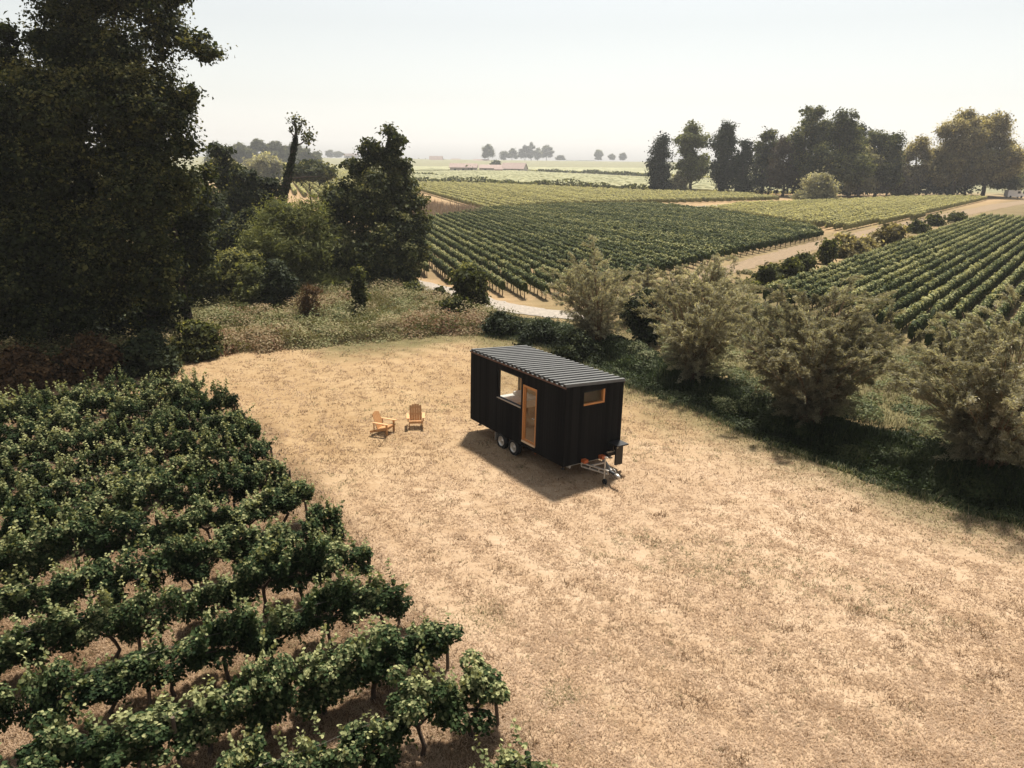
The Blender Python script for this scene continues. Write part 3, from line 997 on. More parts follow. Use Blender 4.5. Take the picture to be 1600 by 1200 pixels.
for x in (-3.77, -2.97):
    wheel(x, 0.09, -1)
    wheel(x, TW - 0.09, 1)
for y in (0.09, TW - 0.09):
    a = Acc()
    pts = [(-4.16, -0.30), (-4.12, -0.10), (-4.0, 0.0)]
    a.box(-4.19, -4.165, y - .1, y + .1, -0.33, -0.03)
    a.build('mudguard', ALU, house)
for x in (-5.6, -0.25):
    for y in (0.2, TW - 0.2):
        a = Acc().tube([(x, y, -0.01), (x, y, -.17)], 0.03, 8).box(x - .06, x + .06, y - .06, y + .06, -.195, -.171)
        a.build('steady_leg', DARKSTEEL, house)
a = Acc().box(-1.60, -1.54, -0.012, -0.001, -0.05, -0.02)
a.build('side_reflector', ORANGE, house)
hx = 1.32
bar = Acc()
for y0_ in (0.78, 1.72):
    p0, p1 = Vector((0.02, y0_, -0.04)), Vector((0.95, 1.25 + (y0_ - 1.25) * .13, -0.10))
    dv = (p1 - p0)
    M = Matrix.Translation((p0 + p1) / 2) @ dv.to_track_quat('X', 'Z').to_matrix().to_4x4()
    L_ = dv.length / 2
    bar.box(-L_, L_, -.03, .03, .03, .07, M=M).box(-L_, L_, -.03, .03, -.09, -.05, M=M)
    for q in (-1, -.35, .3, .96):
        bar.box(L_ * q - .02, L_ * q + .02, -.014, .014, -.05, .03, M=M)
bar.box(0.30, 0.345, 0.96, 1.54, -0.05, 0.0)
dr = bar.build('drawbar', ALU, house)
Acc().tube([(0.86, 1.25, -.07), (1.05, 1.25, -.08), (1.28, 1.25, -.10)], [0.06, 0.055, 0.05], 10).build('overrun_shaft', DARKSTEEL, dr, smooth=True)
a = Acc().tube([(1.22, 1.25, -.085), (1.30, 1.25, -.10), (1.38, 1.25, -.12), (1.43, 1.25, -.15)], [0.052, 0.062, 0.06, 0.03], 10)
a.tube([(1.25, 1.25, -.03), (1.18, 1.25, .05), (1.08, 1.25, .07)], 0.014, 6)
a.build('coupling_head', ALU, dr, smooth=True)
a = Acc().tube([(0.82, 1.12, .42), (0.82, 1.12, -.36)], 0.026, 8)
a.tube([(0.82, 1.12, .42), (0.88, 1.12, .44), (0.95, 1.12, .42)], 0.012, 6)
jw = a.build('jockey_wheel', ALU, house)
g = Acc()
n = 16
V = [(0.86 + r * math.cos(q * 2 * math.pi / n), 1.12 + yy, GZ + .115 + r * math.sin(q * 2 * math.pi / n)) for q in range(n) for r, yy in ((0.02, -.035), (.09, -.035), (.105, 0), (.09, .035), (0.02, .035))]
Q = [(q * 5 + i, q * 5 + i + 1, ((q + 1) % n) * 5 + i + 1, ((q + 1) % n) * 5 + i) for q in range(n) for i in range(4)]
g.add(V, Q=Q).build('tyre', RUBBER, jw, smooth=True)
for y in (0.84, 1.60):
    Acc().box(0.02, 0.20, y - .085, y + .085, 0.035, 0.15).build('wheel_chock', ORANGE, house)
# folding step bracket on the back corner of the hitch end
a = Acc().box(0.003, 0.50, 1.92, 2.44, 0.50, 0.545)
a.box(0.003, 0.30, 1.92, 1.95, 0.30, 0.498)
a.box(0.20, 0.26, 2.10, 2.42, -0.27, 0.498)
a.box(0.003, 0.20, 1.80, 2.38, 0.14, 0.18)
sh = a.build('fold_down_shelf', BLACKM, house)
Acc().box(0.06, 0.12, 1.85, 2.2, 0.184, 0.22).build('shelf_batten', COUNTER, sh)
Acc().box(0.32, 0.36, 2.05, 2.10, 0.40, 0.498).build('shelf_bracket', ALU, sh)

# the bed is loose furniture inside the house
mw = Matrix.Translation((1.732, 23.343, H - 9.84)) @ Matrix.Rotation(-0.9753, 4, 'Z') @ Matrix.Rotation(-0.0088, 4, 'Y') @ Matrix.Rotation(-0.021, 4, 'X')
bed = thing('bed', 'white made bed seen through the big window of the black tiny house', 'bed', (0, 0, 0))
bed.matrix_world = mw
Acc().box(-5.84, -4.52, 0.2, 2.3, 0.102, 0.58).build('bed_base', PLY, bed)
Acc().box(-5.82, -4.44, 0.23, 2.28, 0.582, 0.82).build('mattress', LINEN, bed)
for x in (-5.48, -4.8):
    Acc().box(x - .27, x + .27, 1.85, 2.25, 0.822, 0.93).build('pillow', LINEN, bed)


# ------------------------------------------------------------------ garden chairs
CHW = solid_mat('honey_pine', (0.46, 0.245, 0.105), 0.6, 0, 0.16, 5, 0, 0.3, (1, 1, 0.3))


def adirondack(loc, rz, label):
    """sits facing local -Y"""
    t = thing('garden_chair', label, 'chair', loc, rz, 'wooden garden chairs on the dry grass')
    t.scale = (.86, .86, .84)
    a = Acc()
    for i in range(5):
        y = -0.30 + i * 0.105
        z = 0.385 - (y + 0.30) * 0.30
        M = Matrix.Translation((0, y, z)) @ Matrix.Rotation(-0.29, 4, 'X')
        a.box(-.27, .27, -.047, .047, -.011, .011, M=M)
    a.box(-.27, .27, -.372, -.35, 0.28, 0.385)
    a.build('seat', CHW, t)
    a = Acc()
    M = Matrix.Translation((0, 0.16, 0.24)) @ Matrix.Rotation(-0.36, 4, 'X')
    for i, h in enumerate((.74, .79, .81, .79, .74)):
        x = (i - 2) * 0.112 * 1.0
        a.box(x - .051, x + .051, -.011, .011, 0, h, M=M)
    a.box(-.29, .29, .013, .035, .30, .37, M=M).box(-.26, .26, .013, .035, .62, .68, M=M)
    a.build('backrest', CHW, t)
    for s in (-1, 1):
        Acc().box(s * .36 - .07, s * .36 + .07, -.46, .34, .555, .58).build('armrest', CHW, t)
        Acc().box(s * .31 - .012, s * .31 + .012, -.39, -.29, 0.0, .553).build('leg', CHW, t)
        a = Acc()
        p0, p1 = Vector((s * .285, -.37, .33)), Vector((s * .285, .56, .05))
        dv = p1 - p0
        M = Matrix.Translation((p0 + p1) / 2) @ dv.to_track_quat('Y', 'Z').to_matrix().to_4x4()
        a.box(-.011, .011, -dv.length / 2, dv.length / 2, -.06, .06, M=M)
        a.build('side_rail', CHW, t)
        Acc().box(s * .36 - .02, s * .36 + .02, .27, .31, .15, .553).build('arm_post', CHW, t)
    return t


p = gp(600, 677)
adirondack((p[0], p[1], gz(*p)), R(68), 'wooden slatted garden chair turned side-on, armrests pointing at the other chair')
p = gp(650, 668)
adirondack((p[0], p[1], gz(*p)), R(8), 'wooden slatted garden chair facing the viewer, nearer the black tiny house')


# ------------------------------------------------------------------ near vineyard: every vine a plant of its own
NUM = ['zeroth', 'first', 'second', 'third', 'fourth', 'fifth', 'sixth', 'seventh', 'eighth', 'ninth', 'tenth', 'eleventh', 'twelfth']


def nth(i):
    if i < len(NUM):
        return NUM[i]
    return '%d%s' % (i, 'th' if 10 <= i % 100 <= 20 else {1: 'st', 2: 'nd', 3: 'rd'}.get(i % 10, 'th'))


def vine_meshes(seed, lush=1.0):
    g = np.random.default_rng(seed)
    tr = Acc()
    bend = g.normal(0, .07, (4, 2))
    pts = [(0, 0, -.1), (bend[0, 0], bend[0, 1] * .6, .2), (bend[1, 0], bend[1, 1] * .6, .42), (bend[2, 0] * .6, 0, .58)]
    tr.tube(pts, [.055, .042, .038, .042], 6)
    for s in (-1, 1):
        tr.tube([(bend[2, 0] * .6, 0, .55), (s * .22, .01, .68), (s * .55, 0, .72)], [.034, .024, .014], 5)
    fo = Acc()
    nb = int(g.integers(22, 30))
    c = np.column_stack([g.uniform(-.6, .6, nb), g.normal(0, .15, nb), g.uniform(.52, 1.2, nb)])
    c[:, 2] += 0.10 * np.cos(c[:, 0] * 3 + seed)
    rad = g.uniform(.11, .24, nb)
    for i in range(nb):
        n = int(240 * lush * (rad[i] / .22) ** 2)
        dd = sphere_dirs(n, g)
        dd[:, 2] = np.abs(dd[:, 2]) * np.where(g.uniform(size=n) < .72, 1, -1)
        P = c[i] + dd * rad[i] * g.uniform(.55, 1.05, n)[:, None] * np.array([1.1, .95, .9])
        N = dd * .55 + np.array([0, 0, .75]) + g.normal(0, .38, (n, 3))
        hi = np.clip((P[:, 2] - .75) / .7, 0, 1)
        r = np.clip(.26 + .10 * g.normal() + g.normal(0, .17, n) + .72 * hi * g.uniform(0, 1, n) ** 1.6, 0, 1)  # upper leaves coloured paler to imitate sunlit vine tops
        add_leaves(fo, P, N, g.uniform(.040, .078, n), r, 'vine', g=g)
    for q in range(int(g.integers(9, 15))):               # upright and trailing shoots
        s0 = np.array([g.uniform(-.55, .55), g.normal(0, .14), g.uniform(.95, 1.2)])
        up = g.uniform() < .62
        d = np.array([g.normal(0, .18), g.normal(0, .22), g.uniform(.25, .70)]) if up else np.array([g.normal(0, .2), g.choice([-1, 1]) * g.uniform(.18, .42), g.uniform(-.75, -.35)])
        n = int(30 * lush)
        tq = np.linspace(0, 1, n)
        P = s0 + tq[:, None] * d + g.normal(0, .035, (n, 3))
        N = g.normal(0, .6, (n, 3)) + np.array([0, 0, .7])
        add_leaves(fo, P, N, (.105 - .05 * tq), np.clip(.45 + .4 * tq * (1 if up else .3) + g.normal(0, .12, n), 0, 1), 'vine', g=g)
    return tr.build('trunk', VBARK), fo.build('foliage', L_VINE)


def clone(o, parent):
    c = o.copy()
    COL.objects.link(c)
    c.parent = parent
    return c


protos = [vine_meshes(100 + i, 1.0 if i < 9 else 0.55) for i in range(11)]
used = [False] * len(protos)
fd_, fn_ = axes(FG_AZ)
row_dir_angle = math.atan2(fd_[1], fd_[0])
g2 = np.random.default_rng(77)
SP = 1.985
ROW_END = lambda p: 6.0 - .25 * float(p < 9) - .60 * float(np.clip((p - 10) / 12, 0, 1)) - max(0, p - 30) * 0.25 + 0.10 * math.sin(p * 2.1)
row_no = 0
for kr in range(-1, 14):
    perp = 8.30 + SP * kr
    end = ROW_END(perp)
    spots, i, missed = [], 0, 0
    ordinal = 0
    for i in range(45):
        al = end - 0.45 - i * 1.06 + g2.normal(0, .06)
        P = from_axes(FG_AZ, al, perp + g2.normal(0, .05))
        uv = project((P[0], P[1], 1.0))[0]
        if uv[0] < -100 or P[1] < 5:
            break
        if uv[1] > 1262 or uv[0] > 1000:
            continue
        ordinal += 1
        if g2.uniform() < .035 and i > 0:
            continue
        spots.append((P, ordinal))
    if not spots:
        continue
    row_no += 1
    for P, o_ in spots:
        v = int(g2.integers(0, 9)) if g2.uniform() > .10 else int(g2.integers(9, 11))
        t = thing('grapevine', 'leafy grapevine, %s from the grassy end in the %s vine row from the front' % (nth(o_), nth(row_no)), 'grapevine',
                  (P[0], P[1], gz(*P)), row_dir_angle + (math.pi if g2.uniform() < .5 else 0) + g2.normal(0, .06), 'vines of the near left vineyard')
        t.scale = (g2.uniform(.86, 1.14), g2.uniform(.8, 1.3), g2.uniform(.82, 1.22))
        for o in protos[v]:
            if used[v]:
                clone(o, t)
            else:
                o.parent = t
        used[v] = True
    # end post, intermediate stakes and the top wire of this row
    e0 = from_axes(FG_AZ, end + 0.35, perp)
    far_al = float(np.dot(spots[-1][0], fd_)) - .3
    n_st = 0
    for j, al in enumerate(np.arange(end + 0.12, far_al, -5.3)):
        P = from_axes(FG_AZ, al, perp + .02)
        hh = (0.9 if j == 0 else 1.08) + g2.normal(0, .08)
        lean = g2.normal(0, .05, 2)
        a = Acc().tube([(0, 0, -.15), (lean[0] * .5, lean[1] * .5, hh * .5), (lean[0], lean[1], hh)], [.038, .036, .034], 7)
        s_ = a.build('vine_stake', POSTWOOD)
        s_.location = (P[0], P[1], gz(*P))
        tag(s_, 'grey wooden stake, %s from the grassy end in the %s vine row from the front' % (nth(j + 1), nth(row_no)), 'stake', 'stakes of the near left vineyard')
    w0, w1 = from_axes(FG_AZ, end + .12, perp), from_axes(FG_AZ, far_al, perp)
    a = Acc()
    zw = 1.16
    m_ = 12
    a.tube([(w0[0] + (w1[0] - w0[0]) * q / m_, w0[1] + (w1[1] - w0[1]) * q / m_, (0.9 if q == 0 else zw - .02 * math.sin(q * 1.7))) for q in range(m_ + 1)], .0045, 4)
    tag(a.build('trellis_wire', WIRE), 'thin taut trellis wire along the %s vine row from the front' % nth(row_no), 'wire', 'trellis wires of the near left vineyard')
for v, pr in enumerate(protos):
    if not used[v]:
        for o in pr:
            bpy.data.objects.remove(o)


# ------------------------------------------------------------------ vineyards beyond: every row a thing
def clip_row(P0, d, poly):
    """intervals of the line P0+t*d inside poly"""
    ts = []
    n = len(poly)
    for i in range(n):
        a_, b_ = np.asarray(poly[i]), np.asarray(poly[(i + 1) % n])
        e_ = b_ - a_
        den = d[0] * e_[1] - d[1] * e_[0]
        if abs(den) < 1e-9:
            continue
        w_ = a_ - P0
        t_ = (w_[0] * e_[1] - w_[1] * e_[0]) / den
        s_ = (w_[0] * d[1] - w_[1] * d[0]) / den
        if 0 <= s_ < 1:
            ts.append(t_)
    ts.sort()
    return [(ts[i], ts[i + 1]) for i in range(0, len(ts) - 1, 2)]


def vine_row(az, perp, a0, a1, leaf, label, cat, group, seed, height=1.3, width=.42, dens=1.0, trunks=True, dark=0.0, gaps=.03, low=.5):
    g = np.random.default_rng(seed)
    d, n = axes(az)
    L_ = a1 - a0
    mid = d * (a0 + a1) / 2 + n * perp
    t = thing('vine_row', label, cat, (mid[0], mid[1], gz(*mid)), math.atan2(d[1], d[0]), group)
    # lumpy inner body, toned dark to pass for shade behind the leaves
    m = max(3, int(L_ / .55))
    xs = np.linspace(-L_ / 2, L_ / 2, m)
    gap = np.repeat(g.uniform(size=m // 2 + 1) < gaps, 2)[:m]
    sc = np.where(gap, .12, 1.0) * (1 + .10 * g.normal(size=m))
    top = low + (height - low) * .88 * sc * (1 + .06 * g.normal(size=m))
    wd = width * .40 * sc * (1 + .15 * g.normal(size=m))
    sec = np.array([(0, 0), (1, .12), (1.05, .6), (.55, .95), (0, 1), (-.55, .95), (-1.05, .6), (-1, .12)])
    V = np.stack([np.column_stack([np.full(8, xs[i]), sec[:, 0] * wd[i], low + sec[:, 1] * (top[i] - low)]) for i in range(m)])
    V[:, :, 1:] += g.normal(0, .025, (m, 8, 2))
    i_ = np.arange(m - 1)[:, None] * 8
    j_ = np.arange(8)[None]
    Q = np.stack([i_ + j_, i_ + 8 + j_, i_ + 8 + (j_ + 1) % 8, i_ + (j_ + 1) % 8], -1).reshape(-1, 4)
    ends = [tuple(range(7, -1, -1)), tuple((m - 1) * 8 + q for q in range(8))]
    T = [(e_[0], e_[q], e_[q + 1]) for e_ in ends for q in range(1, 7)]
    a = Acc().add(V.reshape(-1, 3), Q=Q, T=T, r=.18)
    dist = max(40.0, float(np.hypot(*mid)))
    k = int(L_ * dens * 170 * (70 / dist) ** 1.2)
    size = .135 * (dist / 70) ** .6
    x = g.uniform(-L_ / 2, L_ / 2, k)
    ii_ = np.clip(((x + L_ / 2) / L_ * (m - 1)).astype(int), 0, m - 1)
    th = g.uniform(-.35, math.pi + .35, k)
    rr = g.uniform(.82, 1.12, k)
    cs, sn = np.cos(th), np.sin(th)
    y = np.sign(cs) * np.abs(cs) ** .6 * width * .5 * rr * sc[ii_]
    z = low + .32 * (height - low) + np.sign(sn) * np.abs(sn) ** .6 * (height - low) * .66 * rr * sc[ii_]
    z += .07 * np.sin(x * 5.7 + seed) + .05 * np.sin(x * 2.1 + 2 * seed)
    N = np.column_stack([g.normal(0, .30, k), np.cos(th) + g.normal(0, .25, k), np.sin(th) * 1.1 + .15 + g.normal(0, .25, k)])
    r = np.clip(.28 - dark + .55 * np.clip((z - low) / (height - low) * 1.6 - .75, 0, 1) * g.uniform(.3, 1.1, k) + g.normal(0, .15, k) + .10 * np.sin(x * .35 + seed), 0, 1)  # sunlight on the row top is put into the leaf tone
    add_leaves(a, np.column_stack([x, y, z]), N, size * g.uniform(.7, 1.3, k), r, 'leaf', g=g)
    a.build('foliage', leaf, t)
    if trunks:
        a = Acc()
        for xq in np.arange(-L_ / 2 + .3, L_ / 2, 1.05):
            b_ = g.normal(0, .05)
            a.tube([(xq + b_, 0, -.12), (xq, g.normal(0, .03), .3), (xq + g.normal(0, .05), 0, low + .15)], [.045, .035, .03], 4, cap=False)
        tag(a.build('trunk', VBARK, t), kind='stuff')
    return t


count = 0
for q in range(52):                                      # middle vineyard: dark green rows
    perp = -10.4 - 1.43 * q
    d, n = axes(M_AZ)
    for (t0, t1) in clip_row(n * perp, d, MID_FIELD):
        if t1 - t0 < 2:
            continue
        count += 1
        vine_row(M_AZ, perp, t0, t1, L_ROW, 'dark green vine row in the middle vineyard, %s counted from the gravel path side' % nth(count), 'vine row', 'rows of the middle vineyard', 300 + q, dens=1.0, trunks=True, dark=.05)
count = 0
for q in range(30):                                      # right vineyard: rows running away to the right
    perp = 20.05 - 1.17 * q
    d, n = axes(R_AZ)
    for (t0, t1) in clip_row(n * perp, d, R_FIELD):
        t1 = min(t1, 175)
        mid = d * t0 + n * perp
        if t1 - t0 < 2 or project((mid[0] + d[0] * (t1 - t0), mid[1] + d[1] * (t1 - t0), 1))[0, 0] < 0:
            continue
        if project((*(d * (t0 + .8 * (min(t1, t0 + 30) - t0)) + n * perp), 1.0))[0, 0] > 1640:
            continue
        count += 1
        vine_row(R_AZ, perp, t0, t1, L_ROW, 'trimmed vine row in the right-hand vineyard, %s counted from the dirt track' % nth(count), 'vine row', 'rows of the right-hand vineyard', 500 + q, dens=1.15, width=.38, height=1.28, trunks=(t0 < 90), gaps=.015, low=.28, dark=-.05)
count = 0
for q in range(40):                                      # small pale vineyard under the park trees
    perp = 27.0 + 1.55 * q
    d, n = axes(R_AZ)
    for (t0, t1) in clip_row(n * perp, d, B_FIELD):
        if t1 - t0 < 3:
            continue
        count += 1
        vine_row(R_AZ, perp, t0, t1, L_ROWP, 'pale sunlit vine row below the park trees, %s counted from the dirt track' % nth(count), 'vine row', 'rows of the pale vineyard below the park trees', 700 + q, dens=.9, trunks=False, low=.25)
count = 0
for q in range(46):                                      # pale vineyard behind the middle one
    perp = -36.0 - 2.6 * q
    d, n = axes(M_AZ)
    for (t0, t1) in clip_row(n * perp, d, C_FIELD):
        if t1 - t0 < 4:
            continue
        count += 1
        vine_row(M_AZ, perp, t0, t1, L_ROWP, 'pale vine row in the field beyond the middle vineyard, %s counted from the left' % nth(count), 'vine row', 'rows of the pale vineyard beyond the middle one', 800 + q, dens=.9, trunks=False, height=1.35, width=.7, low=.3)


def far_rows(name, label, az, p0, p1, spacing, poly, leaf, height, width, seed, step=3.0):
    """far vineyard that reads as one striped mass"""
    g = np.random.default_rng(seed)
    d, n = axes(az)
    a = Acc()
    for perp in np.arange(p0, p1, spacing):
        for (t0, t1) in clip_row(n * perp, d, poly):
            m = max(3, int((t1 - t0) / step))
            xs = np.linspace(t0, t1, m)
            for s in range(1):
                sec = np.array([(-1, .2), (-.75, .85), (0, 1), (.75, .85), (1, .2)])
                C = d[None] * xs[:, None] + n[None] * perp
                W = width * (1 + .15 * g.normal(size=m))
                Z = height * (1 + .10 * g.normal(size=m))
                V = np.stack([np.column_stack([C + n[None] * (W * sx_)[:, None], Z * sz_]) for sx_, sz_ in sec], 1).reshape(-1, 3)
                i_ = np.arange(m - 1)[:, None] * 5
                j_ = np.arange(4)[None]
                a.add(V, Q=np.stack([i_ + j_, i_ + j_ + 1, i_ + 6 + j_, i_ + 5 + j_], -1).reshape(-1, 4), r=np.repeat(np.clip(.5 + .2 * g.normal(size=m), 0, 1), 5))
    o = a.build(name, leaf)
    return tag(o, label, 'vineyard', kind='stuff')


D1 = pxpoly((560, 284), (690, 284), (840, 290), (1000, 298), (1160, 304), (1240, 304), (1300, 290), (1000, 274), (830, 268), (560, 270))
D2 = pxpoly((300, 262), (560, 268), (830, 267), (1000, 273), (1300, 286), (1300, 272), (1000, 256), (900, 254), (780, 258), (640, 262), (300, 256))
D3 = pxpoly((410, 258), (548, 262), (565, 285), (560, 310), (490, 312), (440, 300))
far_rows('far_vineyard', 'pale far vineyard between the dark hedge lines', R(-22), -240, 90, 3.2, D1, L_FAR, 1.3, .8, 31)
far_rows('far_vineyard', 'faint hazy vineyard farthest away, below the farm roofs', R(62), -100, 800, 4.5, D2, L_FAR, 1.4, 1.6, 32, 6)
for q, perp in enumerate(np.arange(-60, 60, 2.2)):
    d, n = axes(R(-17))
    for (t0, t1) in clip_row(n * perp, d, D3):
        if t1 - t0 > 10:
            vine_row(R(-17), perp, t0, t1, L_ROWP, 'pale vine row glimpsed between the leaning ivy tree and dense bush, %s from the left' % nth(q + 1), 'vine row', 'rows glimpsed between the left trees', 900 + q, dens=.7, trunks=False, low=.2, width=.9, height=1.5)


# ------------------------------------------------------------------ trees and shrubs
def trunk_mesh(base, tips, r0, g, fork=.35):
    """tapered trunk along the mean axis with limbs bending to the tips"""
    a = Acc()
    base = np.asarray(base, float)
    tips = np.asarray(tips, float)
    topz = tips[:, 2].max()
    cx = tips[:, :2].mean(0)
    ts = np.linspace(0, 1, 9)
    ax_ = np.column_stack([base[0] + (cx[0] - base[0]) * ts ** 1.3 + g.normal(0, r0 * .35, 9) * (ts > 0), base[1] + (cx[1] - base[1]) * ts ** 1.3 + g.normal(0, r0 * .35, 9) * (ts > 0), base[2] - .3 + (topz * .93 - base[2]) * ts])
    a.tube(ax_, r0 * np.array([1.35, 1.0, .9, .8, .68, .55, .42, .28, .12]), 9)
    for t_ in tips:
        hz = max(base[2] + .15 * (topz - base[2]), t_[2] - (topz - base[2]) * g.uniform(.18, .38))
        f = np.clip((hz - ax_[0, 2]) / (ax_[-1, 2] - ax_[0, 2]), .05, .95)
        s0 = np.array([np.interp(f, ts, ax_[:, k_]) for k_ in range(3)])
        mid = s0 * .45 + t_ * .55 + np.array([0, 0, -.05 * np.linalg.norm(t_ - s0)]) + g.normal(0, .05 * np.linalg.norm(t_ - s0) + .01, 3)
        rr = r0 * np.interp(f, [0, 1], [.5, .14])
        a.tube([s0, s0 * .7 + mid * .3, mid, t_], [rr, rr * .8, rr * .5, rr * .15], 5, cap=False)
    return a


def crown_points(blobs, per_m2, clump, g, hollow=.35, lump=.30):
    """clump centres spread through the outer shell of the blobs"""
    C, O, I = [], [], []
    heap = []
    for (c, r) in blobs:
        c, r = np.asarray(c, float), np.asarray(r, float)
        heap.append((c, r * .62))
        kk = int(np.clip(5 + 3.0 * r.max() / max(clump, .05) * .35, 6, 14))
        dd = sphere_dirs(kk, g)
        dd[:, 2] = dd[:, 2] * .8 + .12
        for q in range(kk):
            heap.append((c + dd[q] * r * g.uniform(.62, .80), r * g.uniform(.26, .46)))
    per_m2 = per_m2 * .62
    for (c, r) in heap:
        c, r = np.asarray(c, float), np.asarray(r, float)
        area = 4 * math.pi * ((r[0] * r[1]) ** 1.6 / 3 + (r[0] * r[2]) ** 1.6 / 3 + (r[1] * r[2]) ** 1.6 / 3) ** (1 / 1.6)
        n = max(3, int(area * per_m2))
        d = sphere_dirs(n, g)
        ph = g.uniform(0, 6.28, 6)
        w_ = np.sin(d[:, 0] * 4 + ph[0]) * np.sin(d[:, 1] * 4 + ph[1]) + np.sin(d[:, 2] * 5 + ph[2]) * np.sin(d[:, 0] * 3 + ph[3])
        inn = g.uniform(size=n) < hollow
        rad = (1 + lump * .5 * w_) * np.where(inn, g.uniform(.35, .80, n), g.uniform(.82, 1.08, n))
        I.append(inn)
        C.append(c + d * r * rad[:, None])
        O.append(d)
    return np.concatenate(C), np.concatenate(O), np.concatenate(I)


def crown_mesh(blobs, leaf_size, per_m2, clump, leaves, g, kind='leaf', hollow=.35, lump=.3, up=.45, droop=0.0, shade=.0):
    a = Acc()
    C, O, I = crown_points(blobs, per_m2, clump, g, hollow, lump)
    n = len(C)
    k = np.maximum(2, (leaves * g.uniform(.4, 1.5, n))).astype(int)
    inner = np.repeat(I, k)
    idx = np.repeat(np.arange(n), k)
    m = len(idx)
    cs = clump * g.uniform(.6, 1.4, n)
    off = g.normal(0, .48, (m, 3)) * cs[idx][:, None]
    off[:, 2] *= .7
    P = C[idx] + off
    P[:, 2] = np.maximum(P[:, 2], .05)
    if droop:
        P[:, 2] -= droop * g.uniform(0, 1, m) ** 2
    N = O[idx] * .5 + off / (cs[idx][:, None] + 1e-6) * .35 + np.array([0, 0, up]) + g.normal(0, .45, (m, 3))
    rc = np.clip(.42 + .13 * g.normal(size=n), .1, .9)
    r = np.clip(rc[idx] + g.normal(0, .13, m) + np.where(inner, -.15, .36 * np.clip(O[idx][:, 2], 0, 1) ** 1.5), 0, 1)  # upward-facing leaves painted paler as if sunlit; inner leaves darker
    D = None
    if kind == 'narrow':
        D = g.normal(0, .5, (m, 3)) + O[idx] * .7 + np.array([0, 0, -.4 if droop else .3])
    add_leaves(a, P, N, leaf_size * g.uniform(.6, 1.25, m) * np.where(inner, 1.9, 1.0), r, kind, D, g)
    return a, C


def plant(name, label, cat, base, blobs, leaf, size, dens, clump, leaves, seed, trunk_r=.2, tips=10, group=None, bark=None, **kw):
    """base: world point of the foot; blobs in world metres; parts crown + trunk (or stems)"""
    g = np.random.default_rng(seed)
    b = np.array([base[0], base[1], gz(base[0], base[1])])
    t = thing(name, label, cat, tuple(b), 0, group)
    bl = [(np.asarray(c, float) - b, r) for c, r in blobs]
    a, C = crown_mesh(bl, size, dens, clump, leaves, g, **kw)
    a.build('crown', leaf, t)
    sel = C[g.permutation(len(C))[:tips]]
    sel = sel[sel[:, 2] > .12 * C[:, 2].max()] if (C[:, 2] > .12 * C[:, 2].max()).any() else sel
    if len(sel):
        trunk_mesh((0, 0, 0), sel * np.array([.9, .9, .95]), trunk_r, g).build('trunk', bark or BARK, t)
    return t


SHAPES = {   # blobs in units of width (x, y) and height (z): (dx, dy, z, rx, rz)
    'round': [(0, 0, .16, .36, .17), (0, 0, .50, .44, .40), (-.22, .1, .42, .28, .30), (.22, -.05, .45, .28, .30), (.05, .1, .74, .27, .22)],
    'bush': [(0, 0, .14, .44, .15), (-.2, .1, .12, .3, .13), (.22, -.1, .12, .3, .13), (0, 0, .42, .42, .40), (-.25, .05, .34, .26, .30), (.26, .0, .32, .26, .30), (.02, 0, .70, .26, .28), (-.12, .1, .58, .24, .28)],
    'cone': [(0, 0, .20, .46, .20), (0, 0, .40, .42, .20), (.02, 0, .58, .34, .18), (-.02, 0, .74, .25, .16), (0, 0, .88, .14, .13)],
    'column': [(0, 0, .22, .42, .22), (.04, 0, .42, .46, .20), (-.04, 0, .60, .46, .18), (.05, 0, .76, .38, .16), (-.03, 0, .90, .24, .11)],
    'tall': [(-.05, 0, .30, .40, .22), (.14, 0, .45, .34, .18), (-.2, 0, .50, .26, .15), (.02, 0, .64, .38, .17), (-.14, 0, .76, .26, .13), (.16, 0, .78, .24, .12), (.02, 0, .90, .24, .10)],
    'broad': [(0, 0, .36, .46, .26), (-.26, .08, .48, .26, .20), (.27, .0, .46, .26, .22), (-.12, 0, .70, .30, .20), (.16, 0, .68, .30, .20), (.02, 0, .86, .22, .13), (-.3, 0, .28, .2, .18), (.3, 0, .26, .2, .16)],
    'airy': [(-.12, 0, .45, .26, .16), (.2, 0, .55, .24, .14), (-.22, 0, .66, .22, .13), (.06, 0, .74, .28, .15), (.02, 0, .87, .20, .11), (.25, 0, .36, .2, .14), (-.02, 0, .28, .3, .16)],
    'umbrella': [(0, 0, .72, .46, .22), (-.28, 0, .66, .24, .18), (.3, 0, .62, .24, .16), (.02, 0, .86, .3, .14)],
}


def px_plant(name, label, cat, u, vb, vt, wpx, shape, leaf, seed, size=None, dens=None, leaves=15, group=None, trunk_r=None, deep=1.0, tips=10, dist=None, loose=2.0, **kw):
    """stands on the ground seen at pixel (u, vb); its top shows at row vt and it is wpx pixels wide"""
    if dist is None:
        x, y = gp(u, vb)
    else:
        P = at(u, vb, dist)
        x, y = P[0], P[1]
    hh = height_for(x, y, vt)
    fwd = y * math.cos(PITCH) + H * math.sin(PITCH)
    wm = wpx * fwd / F
    fmt = []
    g = np.random.default_rng(seed + 5000)
    flip = g.choice([-1, 1])
    z0 = gz(x, y)
    for dx, dy, z, rx, rz in SHAPES[shape]:
        jx, jz = g.normal(0, .03), g.normal(0, .02)
        fmt.append(((x + flip * (dx + jx) * wm, y + dy * wm * deep + g.normal(0, .12) * wm, z0 + (z + jz) * hh), (rx * wm, rx * wm * deep, rz * hh)))
    px = fwd / F * 1.5625                                # metres per rendered pixel
    size = size or max(.14, 2.6 * px)
    clump = size * loose
    area = 2.6 * wm * hh + wm * wm
    dens = dens or 1.7 / (clump * clump)
    return plant(name, label, cat, (x, y), fmt, leaf, size, dens, clump, leaves, seed, trunk_r or max(.05, .022 * hh), tips, group, **kw)


